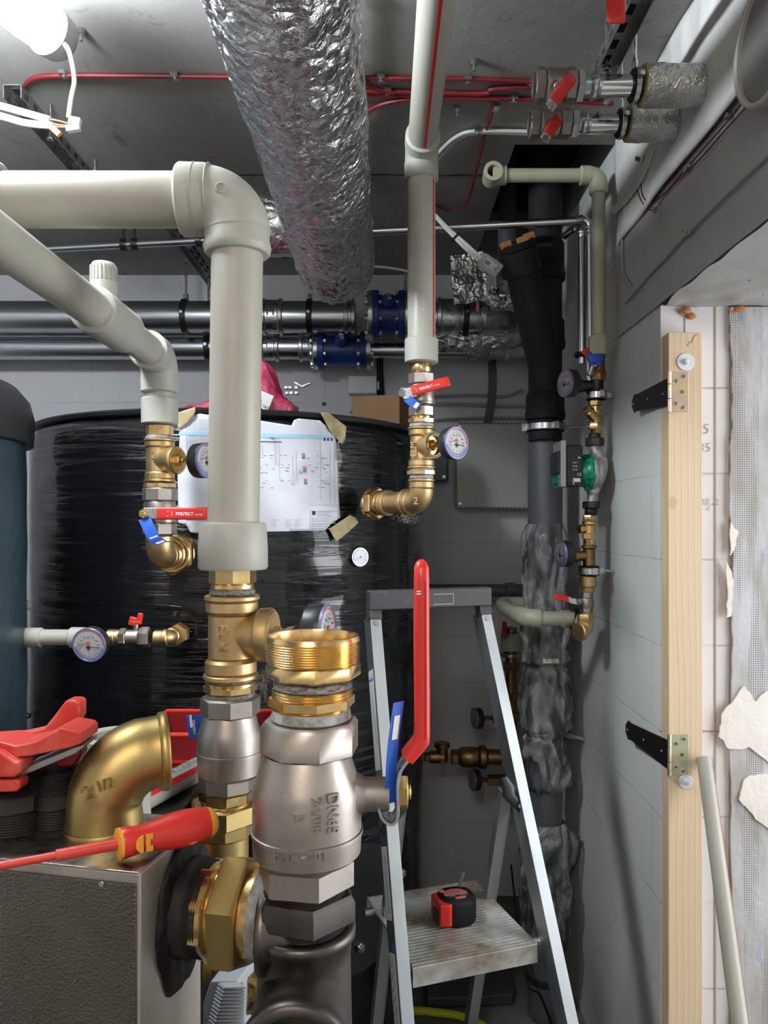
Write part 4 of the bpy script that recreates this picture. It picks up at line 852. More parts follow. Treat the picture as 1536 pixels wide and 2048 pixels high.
wc('hanging_cables', 'bundle of thin grey cables hanging from the pipes above the large electrical enclosure', [(976,700),(978,760),(976,800),(968,850)], .0028, 'stack_grey', 3.27, n=6, sp=.006)
wc('wall_conduit', 'upper horizontal grey cable run across the back wall above the large enclosure', [(745,800),(790,795),(850,793),(950,790),(1010,792),(1045,780)], .006, 'grey_cable')
wc('wall_conduit', 'middle horizontal grey cable run across the back wall above the large enclosure', [(700,824),(760,822),(860,808),(1000,812),(1055,812)], .007, 'grey_cable')
wc('wall_conduit', 'lowest horizontal grey cable run touching the top of the large enclosure', [(870,840),(900,838),(960,836),(1055,836)], .005, 'grey_cable')
wc('wall_conduit', 'pair of grey cables running horizontally from the duct end to the tall riser', [(748,533),(780,536),(830,545)], .005, 'cream_cable', 2.9, n=1)
wc('wall_conduit', 'vertical grey conduit on the back wall right of the duct end', [(815,450),(813,520),(808,580)], .006, 'grey_cable')
b = B()
for x, y in ((572,775),(580,775),(592,775),(574,786),(582,786),(593,786)): b.box(W(x,y,3.292), (.013,.012,.009))
b.bar(W(588,764,3.292), W(604,773,3.292), .008, .006); b.bar(W(604,773,3.292), W(620,766,3.292), .008, .006); single('wall_clips', b, 'galv', 'loose metal cable clips screwed to the back wall above the tank', 'clips')
b = B(); b.cyl(W(648,808,3.299), V((0,-1,0)), .004, .009, 12); single('wall_plug', b, 'black_print', 'small black plug in the back wall above the tank', 'plug')

# low, dark fittings far behind the ladder
t = thing('brass_manifold', 'dark brass manifold low on the back wall seen through the ladder', 'manifold', W(935,1515,2.9)); Ym = 2.95
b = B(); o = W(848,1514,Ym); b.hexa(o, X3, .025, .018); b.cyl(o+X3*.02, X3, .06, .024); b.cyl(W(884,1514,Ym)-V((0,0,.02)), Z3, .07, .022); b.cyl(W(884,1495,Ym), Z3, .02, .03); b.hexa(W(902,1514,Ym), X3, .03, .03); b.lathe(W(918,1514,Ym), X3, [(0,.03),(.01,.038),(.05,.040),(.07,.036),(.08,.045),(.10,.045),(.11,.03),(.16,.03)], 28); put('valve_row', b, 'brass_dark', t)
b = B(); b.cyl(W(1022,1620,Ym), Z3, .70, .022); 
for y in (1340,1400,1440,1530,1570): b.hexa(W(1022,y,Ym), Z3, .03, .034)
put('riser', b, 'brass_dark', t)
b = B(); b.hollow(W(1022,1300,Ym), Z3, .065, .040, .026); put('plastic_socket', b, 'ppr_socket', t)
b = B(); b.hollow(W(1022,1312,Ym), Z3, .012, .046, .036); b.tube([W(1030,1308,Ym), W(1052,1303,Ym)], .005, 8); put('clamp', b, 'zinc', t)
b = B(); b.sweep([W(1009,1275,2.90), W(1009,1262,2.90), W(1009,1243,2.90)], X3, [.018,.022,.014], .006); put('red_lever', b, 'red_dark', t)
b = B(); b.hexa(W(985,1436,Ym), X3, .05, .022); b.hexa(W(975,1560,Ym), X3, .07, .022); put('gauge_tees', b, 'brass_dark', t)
gauge('pressure_gauge', 'upper of two black gauges seen edge-on far behind the ladder', W(949,1437,2.93), V((-1,-.25,0)), .040, .028, stem=W(985,1436,2.95), group='gauges low behind the ladder', brass='brass_dark')
gauge('pressure_gauge', 'lower of two black gauges seen edge-on far behind the ladder', W(944,1560,2.93), V((-1,-.25,0)), .040, .028, stem=W(976,1560,2.95), group='gauges low behind the ladder', brass='brass_dark')
b = B(); b.cyl(W(820,1181,3.1), X3, .55, .026); b.lathe(W(1010,1181,3.1), X3, [(0,.026),(.003,.032),(.04,.032),(.043,.026)], 24); single('grey_pipe', b, 'stack_grey', 'horizontal grey drain pipe far back at the height of the ladder top', 'pipe')
t = thing('plastic_pipe', 'bent beige plastic pipe wrapping round the drain stack to the pump line', 'pipe', W(1050,1232,2.3))
PB = [W(1075,1206,2.66), W(1022,1206,2.66), W(1008,1206,2.64), W(1003,1210,2.60), W(1010,1216,2.55), W(1030,1226,2.38), W(1046,1232,2.30), W(1062,1236,2.27), W(1080,1237,2.265), W(1150,1238,2.235)]
b = B(); b.tube(smooth(PB, 5), .0215, 22); put('pipe', b, 'ppr', t)
b = B(); b.tube(smooth([W(1038,1229,2.34), W(1049,1234,2.29), W(1064,1236,2.268), W(1082,1237,2.262)], 5), [.026]*2+[.0275]*12+[.026]*2, 24); b.cyl(W(1120,1238,2.25), X3, .03, .026); put('elbow', b, 'ppr_old', t)
b = B(); b.hollow(W(1146,1238,2.23), V((1,-.1,-.2)), .016, .036, .021); put('clamp', b, 'black_rubber', t)
b = B(); b.lathe(W(1152,1243,2.22), V((1,-.5,-.15)), [(0,.024),(.004,.031),(.03,.031),(.034,.024)], 28); put('socket', b, 'ppr_socket', t)

# ------------------------------------------------------------------ pump line on the right wall
PX, PY = .585, 2.16; U = lambda x: (x-1185)*PY/F
def pz(y): return W(0, y, PY).z
t = thing('pump_fittings', 'vertical row of dull brass fittings on the right wall, above the green pump', 'fittings', V((PX,PY,pz(890))))
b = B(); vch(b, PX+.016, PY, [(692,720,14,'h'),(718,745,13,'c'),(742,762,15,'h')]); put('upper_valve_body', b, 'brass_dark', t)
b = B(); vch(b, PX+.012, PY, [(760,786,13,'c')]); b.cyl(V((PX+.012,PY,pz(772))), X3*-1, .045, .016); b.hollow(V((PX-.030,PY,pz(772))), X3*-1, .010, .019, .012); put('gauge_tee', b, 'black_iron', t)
b = B(); b.sweep([V((PX-.01,PY-.035,pz(730))), V((PX-.018,PY-.036,pz(715))), V((PX-.035,PY-.037,pz(705)))], V((.6,0,.5)), .022, .007); put('red_lever', b, 'red_plastic', t)
b = B(); b.grid(lambda u, v: V((PX-.006,PY-.05,pz(722)))+V((.022*math.cos(6.283*u)*math.sin(PI*v), .006*math.sin(6.283*u)*math.sin(PI*v), .02*math.cos(PI*v)))*(1+.3*noise.noise(V((u*9, v*9, 0)))), 20, 12, wrap=True); put('blue_tag', b, 'blue_tag', t)
b = B(); b.tube([V((PX-.005,PY-.03,pz(720))), V((PX-.012,PY-.03,pz(745))), V((PX-.018,PY-.03,pz(755)))], .007, 10); b.cyl(V((PX-.006,PY-.05,pz(735))), V((0,1,0)), .04, .008, 12); put('stem', b, 'zinc', t)
def wclamp(t, y, X=PX, r=.022):
    z = pz(y); b = B(); b.hollow(V((X,PY,z-.013)), Z3, .026, r+.006, r-.001); put('clamp_liner', b, 'black_rubber', t)
    b = B(); b.hollow(V((X,PY,z-.010)), Z3, .018, r+.0085, r+.0055); b.box((X+.006,PY-r-.012,z), (.012,.016,.018)); b.box((X+r+.012,PY,z), (.012,.012,.014)); b.tube([V((X+r+.01,PY,z)), V((.647,PY,z-.002))], .0045, 8); put('pipe_clamp', b, 'zinc', t)
wclamp(t, 791, PX+.010)
b = B(); vch(b, PX+.008, PY, [(801,812,13,'h'),(812,846,10,'c'),(846,860,14,'h'),(820,832,13,'c'),(860,868,10,'t')]); b.cyl(V((PX+.006,PY-.006,pz(838))), V((-.7,-.35,.62)), .032, .0145); b.hexa(V((PX-.017,PY-.014,pz(838)+.018)), V((-.7,-.35,.62)), .012, .014); put('strainer', b, 'brass_shiny', t)
b = B(); vch(b, PX+.006, PY, [(867,877,12,'c'),(876,892,19,'o')]); put('union_nut', b, 'black_iron', t)
t = thing('circulation_pump', 'green and black circulation pump with a small display on the right wall', 'pump', V((PX,PY,pz(950))))
b = B(); b.tube(smooth([V((PX+.004,PY,pz(892))), V((PX+.006,PY,pz(900))), V((PX+.018,PY+.0,pz(915))), V((PX+.022,PY+.0,pz(935))), V((PX+.014,PY,pz(960))), V((PX+.0,PY,pz(985))), V((PX-.003,PY,pz(1004)))], 5), [.014]*6+[.016]*5+[.021]*10+[.018]*5+[.013]*5, 26)
b.cyl(V((PX+.022,PY,pz(945))), X3*-1, .030, .046, 36); b.cyl(V((PX+.004,PY,pz(945))), X3*-1, .010, .052, 36); put('pump_volute', b, 'pump_cast', t)
b = B(); b.lathe(V((PX-.004,PY,pz(945))), X3*-1, [(0,.050),(.010,.050),(.016,.043),(.030,.040),(.040,.038)], 36)
for k in range(6): a = k*PI/3+.3; b.cyl(V((PX-.002,PY+.043*math.cos(a),pz(945)+.043*math.sin(a))), X3*-1, .022, .010, 12); b.box(V((PX-.022,PY+.034*math.cos(a+.5),pz(945)+.034*math.sin(a+.5))), (.024,.012,.012), M.Rotation(a+.5,3,'X'))
put('motor_head', b, 'pump_green', t, bev=.002)
b = B()
for k in range(4): a = PI/4+k*PI/2; b.cyl(V((PX-.024,PY+.043*math.cos(a),pz(945)+.043*math.sin(a))), X3*-1, .003, .005, 8)
put('bolts', b, 'zinc', t)
b = B(); z0, z1 = pz(974), pz(893); b.span((U(1125)+PX, PY-.045, z0), (U(1158)+PX, PY+.04, z1)); put('control_box', b, 'black_plastic', t, bev=.005)
b = B(); b.span((U(1113)+PX, PY-.052, z0-.002), (U(1124)+PX, PY+.045, z1+.012)); put('front_plate', b, 'heat_grey', t, bev=.003)
b = B(); b.span((U(1107)+PX, PY-.048, pz(948)), (U(1114)+PX, PY+.04, pz(905))); put('display', b, 'black_plastic', t, bev=.002)
b = B(); b.cyl(V((U(1113)+PX,PY-.01,pz(962))), X3*-1, .012, .014, 20); put('knob', b, 'pump_green', t)
b = B(); yy = PY-.0458
for k, (s, z) in enumerate((('wilo',.0),)): pass
b.text('CE', .010, V((U(1146)+PX,yy,pz(953))), X3, Z3); b.text('230 V', .006, V((U(1137)+PX,yy,pz(929))), X3, Z3); b.text('50 Hz', .006, V((U(1137)+PX,yy,pz(936))), X3, Z3); b.text('IP X4', .006, V((U(1137)+PX,yy,pz(943))), X3, Z3)
b.box((U(1146)+PX,yy,pz(962)), (.018,.0006,.010)); b.text('wilo', .011, V((U(1141)+PX,yy,pz(971))), Z3, V((-1,0,0))); b.box((U(1150)+PX,yy,pz(918)), (.006,.0006,.004)); put('lettering', b, 'white_print', t)
t = thing('pump_fittings', 'vertical row of brass fittings on the right wall, below the green pump', 'fittings', V((PX,PY,pz(1130))))
Q = PX-.010
b = B(); vch(b, PX-.004, PY, [(1003,1017,18,'o'),(1017,1030,13,'o')]); put('union_nut', b, 'black_iron', t)
b = B(); vch(b, Q, PY, [(1030,1042,12,'h'),(1042,1050,14,'c'),(1050,1068,12,'c'),(1066,1078,14,'h'),(1078,1090,12,'t')]); b.cyl(V((Q,PY,pz(1058))), V((-1,-.4,0)), .027, .009); b.hexa(V((Q-.022,PY-.009,pz(1058))), V((-1,-.4,0)), .010, .0125); put('filter_valve', b, 'brass_shiny', t)
b = B(); vch(b, Q, PY, [(1090,1097,15,'c'),(1097,1132,12,'c')]); b.cyl(V((Q,PY,pz(1112))), X3*-1, .036, .014); b.hollow(V((Q-.032,PY,pz(1112))), X3*-1, .008, .017, .011); put('gauge_tee', b, 'brass_dark', t)
wclamp(t, 1141, Q)
b = B(); vch(b, Q-.003, PY, [(1151,1174,17,'c'),(1174,1184,13,'t')]); put('adapter', b, 'brass_cast', t)
b = B(); Q2 = Q-.008; vch(b, Q2, PY, [(1228,1246,17,'h'),(1217,1230,12,'c')]); b.elbow(V((Q2,PY,pz(1262))), Z3, V((-.75,-.5,0)).normalized(), .0215, .024); b.cyl(V((Q2,PY,pz(1262)))+V((-.75,-.5,0)).normalized()*.014, V((-.75,-.5,0)), .02, .026); put('elbow', b, 'brass_cast', t)
gv = 'gauges on the pump line'
gauge('pressure_gauge', 'black cased gauge seen from the side, above the green pump', V((U(1128)+PX,PY-.012,pz(768))), V((-.95,-.31,0)), .039, .030, stem=V((PX-.045,PY,pz(772))), group=gv)
gauge('pressure_gauge', 'black cased gauge seen from the side, below the green pump', V((U(1119)+PX,PY-.012,pz(1107))), V((-.97,-.24,0)), .037, .032, stem=V((Q-.038,PY,pz(1112))), group=gv)
t = thing('ball_valve', 'small nickel ball valve with a short red lever below the green pump', 'valve', V((Q2,PY,pz(1205))))
b = B(); vch(b, Q2, PY, [(1183,1196,15,'o'),(1196,1218,15,'r'),(1211,1224,14.5,'o')]); put('valve_body', b, 'nickel', t)
b = B(); b.cyl(V((Q2,PY,pz(1202))), V((-.8,-.6,0)), .040, .008, 14); put('stem', b, 'zinc', t)
e = V((Q2,PY,pz(1202)))+V((-.8,-.6,0)).normalized()*.036
lever(t, [e+V((.006,0,0)), e+V((-.014,0,.002)), e+V((-.026,0,.007)), e+V((-.066,.0,.015))], V((0,.35,1)), .018, .006, 2)
def cylmap(X, Y, R, a0, z0, up):
    """wrap text round a vertical cylinder; up = reading direction turned by 90 degrees"""
    def f(c):
        s, h = (c.x, c.y) if not up else (c.y, -c.x)
        a = a0+s/R; return V((X+(R+c.z)*math.sin(a), Y-(R+c.z)*math.cos(a), z0+h))
    return f
# ------------------------------------------------------------------ risers
def vcx(b, cx, Y, spec):
    """like vch, round an axis whose image column is cx(row)"""
    for e in spec:
        ym = (e[0]+e[1])/2; vch(b, (cx(ym)-HX)/F*Y, Y, [e])
def lin(*p):
    def f(y):
        for (y0, x0), (y1, x1) in zip(p, p[1:]):
            if y <= y1 or (y1, x1) == p[-1]: return x0+(x1-x0)*(y-y0)/(y1-y0)
    return f
def socket(b, o, d, L, ro, ri):
    b.lathe(o, d, [(0,ri),(.0005,ro-.003),(.003,ro),(L-.003,ro*1.015),(L,ro*1.015-.003),(L+.0002,ri)], 44)
def tagstrip(t, pts, wv, w):
    b = B(); q = smooth([V(p) for p in pts], 6); b.sweep(q, wv, w, .0006, 8, .3); t = put('paper_tag', b, 'blue_tag', t, label='blue paper tag')
    n = len(q); a, c = q[int(n*.62)], q[int(n*.9)]; T = (c-a).normalized(); nn = T.cross(wv.normalized()).normalized()
    if nn.y > 0: nn = -nn
    b = B(); b.sweep([a+nn*.0007, (a+c)/2+nn*.0007, c+nn*.0007], wv, w*.72, .0004, 8, .3); put('tag_print', b, 'white_print', t)
def gripwords(t, o, xd, yd, s):
    b = B(); b.text('PERFEKT', s, o, xd, yd, .0002, bold=s*.012); b.text('SYSTEM', s*.5, o+xd*s*4.15, xd, yd, .0002); 
    b.text('O', s*.42, o-xd*s*1.9+yd*s*.75, xd, yd); b.text('Z', s*.42, o-xd*s*1.9-yd*s*.25, xd, yd)
    k = [o-xd*s*(1.15-.32*math.cos(a))+yd*s*(.38+.62*math.sin(a)) for a in [-1.1+.22*i for i in range(11)]]; b.tube(k, s*.05, 6)
    put('lettering', b, 'white_print', t)
# --- right riser (R)
RX, RY = .09, 1.85; rz = lambda y: W(0, y, RY).z; R_G = 'beige plastic risers'
zt = rz(300)
t = thing('plastic_riser', 'beige plastic riser with red stripe in the middle, turning toward the viewer under the ceiling', 'pipe', V((RX,RY,rz(700))))
b = B(); b.cyl(V((RX,RY,rz(690))), Z3, zt-.04-rz(690), .0335, 44, .0005); b.tube([V((RX,RY-.04,zt)), V((RX,.35,zt))], .0335, 44); put('pipe', b, 'ppr', t)
b = B(); b.elbow(V((RX,RY,zt)), V((0,-1,0)), V((0,0,-1)), .0395, .042); socket(b, V((RX,RY,zt-.074)), Z3, .045, .0405, .030); socket(b, V((RX,RY-.074,zt)), Y3, .045, .0405, .030); put('elbow', b, 'ppr_socket', t)
b = B(); a = -1.02; q = V((RX+.0334*math.cos(a+.0),0,0)); 
for (x0, y0, x1, y1, z0, z1) in ((.83,-.56,.83,-.56,rz(690),zt-.078),): b.bar(V((RX+.0334*x0,RY+.0334*y0,z0)), V((RX+.0334*x0,RY+.0334*y0,z1)), .0048, .0016, V((x0,y0,0)))
b.bar(V((RX+.004,RY-.08,zt-.0334)), V((RX+.004,.35,zt-.0334)), .0062, .0016, V((0,0,-1))); put('red_stripe', b, 'ppr_stripe', t)
b = B()
for k in range(34):
    z = rz(640)+k*.0125
    if z > zt-.09: break
    b.bar(V((RX+.004,RY-.0334,z)), V((RX+.004,RY-.0334,z+.004+.004*(k % 3))), .0035 if k % 4 else .0015, .0004, V((0,-1,0)))
for k in range(30): y = RY-.11-k*.018; b.bar(V((RX-.020,y,zt-.0268)), V((RX-.020,y-.010,zt-.0268)), .0015, .0004, V((-.6,0,-.8)))
put('print_line', b, 'faint_print', t)
b = B(); socket(b, V((RX,RY,rz(727))), Z3, rz(678)-rz(727), .0400, .026); put('end_socket', b, 'ppr_socket', t)
t = thing('brass_tee', 'brass tee, nipples and elbow bringing the middle riser into the tank, marked 2', 'fitting', V((RX,RY,rz(1003))))
b = B(); vch(b, RX, RY, [(726,748,22,'o'),(744,750,19,'t')]); put('threaded_adapter', b, 'brass_shiny', t)
b = B(); vch(b, RX, RY, [(838,847,27,'o'),(833,839,22,'c')]); put('nipple', b, 'brass_shiny', t)
b = B(); vch(b, RX, RY, [(846,856,24,'r'),(934,943,24,'r'),(949,959,24,'r')]); put('sealant_ring', b, 'sealant', t)
b = B(); vch(b, RX, RY, [(855,859,27.5,'c'),(858,873,25.5,'c'),(872,921,22.5,'c'),(919,934,25.5,'c'),(933,937,27.5,'c')]); bd = V((.62,-.78,0)).normalized(); o = V((RX,RY,rz(893)))
b.lathe(o, bd, [(0,.027),(.034,.0275),(.038,.031),(.046,.031),(.046,.024),(.040,.023),(.030,.022)], 36); put('tee_body', b, 'brass_cast', t)
b = B(); b.hollow(o+bd*.043, bd, .005, .0305, .026); put('sealant_ring', b, 'sealant', t)
b = B(); b.lathe(o+bd*.033, bd, [(0,.0245),(.004,.0243)], 32); b.hexa(o+bd*.034, bd, .012, .013); put('plug_face', b, 'brass_shiny', t)
b = B(); b.text('ELM', .020, V((RX-.014,RY-.0275,rz(915))), Z3, V((-1,0,0)), .0012, bold=.0004); put('embossing', b, 'brass_cast', t)
b = B(); vch(b, RX, RY, [(941,950,29,'o')]); put('nipple', b, 'brass_shiny', t)
zc = rz(1004); dp_ = V((-.1535,.185,0)).normalized(); E0 = V((RX,RY,zc))
b = B(); vch(b, RX, RY, [(958,963,26.5,'c'),(962,978,25,'c')]); b.elbow(E0, Z3, dp_, .029, .032); b.cyl(E0+dp_*.030, dp_, .020, .0315); b.lathe(E0+dp_*.048, dp_, [(0,.031),(.003,.034),(.008,.034),(.011,.031)], 36); put('elbow', b, 'brass_cast', t)
b = B(); b.text('2', .024, E0+V((-.021,-.0335,-.006)), X3+V((0,-.25,0)), Z3, .0012, bold=.0004); put('embossing', b, 'brass_cast', t)
b = B(); b.cyl(E0+dp_*.060, dp_, .006, .030); b.cyl(E0+dp_*.064, dp_, .055, .0275); b.lathe(E0+dp_*.118, dp_, [(0,.028),(.004,.033),(.010,.033),(.012,.029)], 36); b.cyl(E0+dp_*.132, dp_, .010, .031); put('tube', b, 'brass_cast', t)
b = B(); b.cyl(E0+dp_*.129, dp_, .004, .0285); b.cyl(E0+dp_*.150, dp_, .008, .029); put('sealant_ring', b, 'sealant', t)
b = B(); b.cyl(E0+dp_*.143, dp_, .010, .033); b.hexa(E0+dp_*.158, dp_, .026, .042); b.cyl(E0+dp_*.180, dp_, .012, .040); put('port_nut', b, 'brass_shiny', t)
b = B(); rr = random.Random(2)
for k in range(22): p = E0+dp_*.055+V((rr.uniform(-.02,.02),-.02,-.030)); b.tube([p, p+V((rr.uniform(-.02,.02),0,-rr.uniform(.004,.016))), p+V((rr.uniform(-.03,.03),0,-rr.uniform(.006,.024)))], .0003, 4)
put('hemp_fibres', b, 'hemp', t)
g = 'nickel ball valves with red levers on the tank risers'
t = thing('ball_valve', 'nickel ball valve on the middle riser, red lever tilted up to the right', 'valve', V((RX,RY,rz(790))), g)
b = B(); vch(b, RX, RY, [(747,770,26.5,'o'),(813,834,26,'o')]); zz = rz(814); b.lathe(V((RX,RY,zz)), Z3, [(0,.026),(.005,.033),(.010,.034),(.0105,.0345),(.016,.0345),(.0165,.0325),(.040,.0325),(.052,.027)], 40); put('valve_body', b, 'nickel', t)
so = V((RX-.028,RY-.020,rz(787))); sd = V((-.75,-.65,.0)).normalized()
b = B(); b.cyl(so, sd, .026, .0095, 20); put('stem', b, 'zinc', t)
le = W(806,787,1.80); ld = (W(900,762,1.80)-le).normalized()
b = B(); b.hexa(le+V((0,.008,0)), V((-.2,-1,0)), .014, .010); b.box(le+V((.014,.004,.0)), (.03,.012,.020), M.Rotation(-.25,3,'Y')); put('nut', b, 'chrome', t)
gp = lever(t, [le, le+ld*.012, le+ld*.02, le+ld*.10, le+ld*.1125], ld.cross(V((0,1,0))), .0235, .008, 2)
gripwords(gp, le+ld*.040-V((0,.0046,0))+V((0,0,-.0035)), ld, V((-ld.z,0,ld.x)), .0085)
tagstrip(t, [le+V((.008,-.001,-.010)), le+V((.022,-.004,-.022)), le+V((.036,-.004,-.032))], V((.6,0,.8)), .020)
gauge('pressure_gauge', 'round pressure gauge facing forward on the tee of the middle riser', W(913,886,1.765), V((.66,-.75,0)), .0375, .028, stem=o+bd*.040, group='gauges on the riser tees')
# --- left riser (M)
MX, MY = -.495, 1.70; mz = lambda y: W(0, y, MY).z; ztm = mz(716)
t = thing('plastic_riser', 'beige plastic pipe sloping in the view from upper left down to the left tank valve', 'pipe', V((MX,MY,mz(800))))
b = B(); b.cyl(V((MX,MY,mz(815))), Z3, ztm-.05-mz(815), .0310, 40); b.tube([V((MX,MY-.05,ztm)), V((MX,.42,ztm))], .0315, 44); put('pipe', b, 'ppr', t)
b = B(); b.elbow(V((MX,MY,ztm)), V((0,-1,0)), V((0,0,-1)), .040, .043); socket(b, V((MX,MY,ztm-.078)), Z3, .04, .0405, .028); socket(b, V((MX,MY-.088,ztm)), Y3, .05, .0405, .028); put('elbow', b, 'ppr_socket', t)
b = B(); socket(b, V((MX,MY,mz(850))), Z3, mz(797)-mz(850), .0395, .024); put('end_socket', b, 'ppr_socket', t)
b = B(); yt = 1.36; socket(b, V((MX,yt-.055,ztm)), Y3, .16, .0405, .030); b.cyl(V((MX,yt,ztm)), Z3, .062, .0235); put('tee', b, 'ppr_socket', t)
b = B(); b.lathe(V((MX,yt,ztm+.058)), Z3, [(0,.020),(.002,.0225),(.030,.0225),(.036,.019)], 44)
for k in range(22): a = 2*PI*k/22; b.box(V((MX+.0225*math.cos(a),yt+.0225*math.sin(a),ztm+.075)), (.002,.0022,.026), M.Rotation(a,3,'Z'))
put('vent_cap', b, 'ppr', t)
g2 = thing('brass_tee', 'brass tee with union and elbow on the left tank riser behind the small gauge', 'fitting', V((MX,MY,mz(1000))))
b = B(); vch(b, MX, MY, [(850,873,26,'o'),(870,875,22,'t')]); put('threaded_adapter', b, 'brass_shiny', g2)
b = B(); vch(b, MX, MY, [(872,880,28,'r'),(966,972,26,'r')]); put('sealant_ring', b, 'sealant', g2)
b = B(); vch(b, MX, MY, [(879,883,31,'c'),(882,896,29,'c'),(894,946,26.5,'c'),(944,960,29,'c'),(959,964,30.5,'c')]); bd2 = V((.88,-.47,0)).normalized(); o2 = V((MX,MY,mz(922)))
b.lathe(o2, bd2, [(0,.028),(.036,.0285),(.040,.0305),(.050,.0305),(.053,.028)], 36); put('tee_body', b, 'brass_cast', g2)
b = B(); b.cyl(o2+bd2*.050, bd2, .005, .025); b.hexa(o2+bd2*.054, bd2, .010, .013); put('plug_face', b, 'brass_shiny', g2)
b = B(); b.text('2', .022, V((MX-.010,MY-.0297,mz(918))), X3, Z3, .001); b.text('ELM', .013, V((MX-.014,MY-.032,mz(957))), X3, Z3, .0008); put('embossing', b, 'brass_cast', g2)
b = B(); vch(b, MX, MY, [(966,976,31,'o'),(1066,1076,24,'t')]); put('nipple', b, 'brass_shiny', g2)
ez = mz(1112); EM = V((MX,MY,ez))
b = B(); b.elbow(EM, Z3, Y3, .0295, .032); b.cyl(EM+Z3*.030, Z3, .016, .0305); b.cyl(EM+Y3*.030, Y3, .024, .0305); put('elbow', b, 'brass_cast', g2)
b = B(); b.thread(EM+Y3*.054, Y3, .022, .029); b.cyl(EM+Y3*.074, Y3, .010, .036); b.cyl(EM+Y3*.092, Y3, .01, .043); b.hexa(EM+Y3*.100, Y3, .026, .051); b.cyl(EM+Y3*.124, Y3, .06, .045); put('port_nut', b, 'brass_shiny', g2)
t = thing('ball_valve', 'nickel ball valve on the left riser with red lever pointing right behind the near pipe', 'valve', V((MX,MY,mz(1020))), g)
b = B(); vch(b, MX, MY, [(976,1003,33.5,'o'),(1046,1070,33,'o')]); b.lathe(V((MX,MY,mz(1048))), Z3, [(0,.032),(.004,.0365),(.030,.0365),(.031,.0352),(.046,.0345),(.055,.030)], 40); put('valve_body', b, 'nickel', t)
le = W(289,1027,1.645); b = B(); b.cyl(le+V((0,.02,0)), V((0,-1,0)), .020, .010, 20); put('stem', b, 'nickel', t)
b = B(); b.hexa(le+V((0,.000,0)), V((0,-1,0)), .010, .0105); b.cyl(le, V((0,-1,0)), .013, .005, 12); put('nut', b, 'brass_shiny', t)
gp = lever(t, [le, le+X3*.012, le+X3*.027, le+X3*.12, le+X3*.137], Z3, .0265, .008, 2); gripwords(gp, le+V((.068,-.0046,-.0042)), X3, Z3, .0098)
tagstrip(t, [le+V((.0,-.003,-.010)), le+V((.012,-.010,-.030)), le+V((.024,-.012,-.052)), le+V((.040,-.008,-.064))], V((1,0,.35)), .026)
gauge('pressure_gauge', 'gauge half hidden behind the near beige pipe, on the left riser tee', W(413,921,1.63), V((.93,-.36,0)), .0375, .028, stem=o2+bd2*.060, group='gauges on the riser tees')
# --- near riser (L)
LX, LY = -.219, 1.15; lz = lambda y: W(0, y, LY).z; lc = lin((500,475),(1145,465.5),(1270,463),(1500,459),(1620,451),(1800,449)); zl = lz(400)
cX = lambda y: (lc(y)-HX)/F*LY
t = thing('plastic_riser', 'nearest and thickest beige plastic pipe, coming from the left and bending straight down', 'pipe', V((LX,LY,lz(1045))))
b = B(); b.tube([V((cX(1060),LY,lz(1060))), V((LX,LY,zl-.07))], .0382, 56); b.cyl(V((-.72,LY,zl)), X3, .72+LX-.07, .0400, 56, .0005); put('pipe', b, 'ppr', t)
b = B(); b.elbow(V((LX,LY,zl)), V((-1,0,0)), V((0,0,-1)), .049, .0505, 44, 20); b.lathe(V((LX-.0855,LY,zl)), X3, [(0,.038),(.0008,.050),(.004,.0525),(.040,.0515),(.045,.049)], 56); b.lathe(V((LX,LY,zl-.083)), Z3, [(0,.036),(.001,.046),(.004,.0485),(.012,.0505),(.022,.0475),(.045,.049)], 56); put('elbow', b, 'ppr_socket', t)
b = B(); b.lathe(V((LX-.015,LY-.0465,zl-.003)), V((0,-1,0)), [(0,.0085),(.003,.0085),(.0045,.0075),(.0048,.006),(.0030,.0052),(.0030,.0001)], 24); put('embossed_dot', b, 'ppr', t)
b = B(); b.hollow(V((LX-.040,LY,zl)), X3, .0015, .0523, .045, 56); b.hollow(V((LX-.06,LY,zl)), X3, .0006, .0527, .045, 56); put('mould_seam', b, 'ppr', t)
b = B(); socket(b, V((-.69,LY,zl)), X3, .125, .052, .039); b.elbow(V((-.74,LY,zl)), X3, V((0,-1,0)), .050, .052); put('end_elbow', b, 'ppr_socket', t)
b = B(); b.lathe(V((cX(1095),LY,lz(1139))), Z3, [(0,.030),(.0005,.049),(.004,.0515),(.030,.0515),(.066,.0495),(.070,.047),(.0705,.038)], 56); put('end_socket', b, 'ppr_socket', t)
t = thing('brass_tee', 'large brass tee with embossed letters and nipples under the nearest beige pipe', 'fitting', V((cX(1270),LY,lz(1270))))
b = B(); vcx(b, lc, LY, [(1136,1168,46,'o'),(1166,1178,43,'c')]); put('threaded_adapter', b, 'brass_shiny', t)
b = B(); vcx(b, lc, LY, [(1176,1190,45,'r'),(1355,1363,46,'r'),(1382,1394,48,'r')]); put('sealing_hemp', b, 'hemp', t)
b = B(); vcx(b, lc, LY, [(1190,1200,54.5,'c'),(1198,1227,51.5,'c'),(1225,1318,45.5,'c'),(1316,1348,51,'c'),(1346,1356,54.5,'c')]); bd3 = V((.95,-.12,0)).normalized(); o3 = V((cX(1268),LY,lz(1268)))
b.lathe(o3, bd3, [(0,.0285),(.030,.0315),(.040,.0345),(.044,.0390),(.060,.040),(.0635,.038),(.064,.030)], 44); put('tee_body', b, 'brass_cast', t)
b = B(); b.cyl(o3+bd3*.062, bd3, .004, .036, 40); b.hexa(o3+bd3*.064, bd3, .012, .013); put('plug_face', b, 'brass_cast', t)
b = B(); b.text('ELM', .0245, V((0,0,0)), X3, Y3, .0016, fn=cylmap(cX(1270), LY, .0344, -.40, CZ-(1247-HY)/F*1.115, True), bold=.0002); put('embossing', b, 'brass_cast', t)
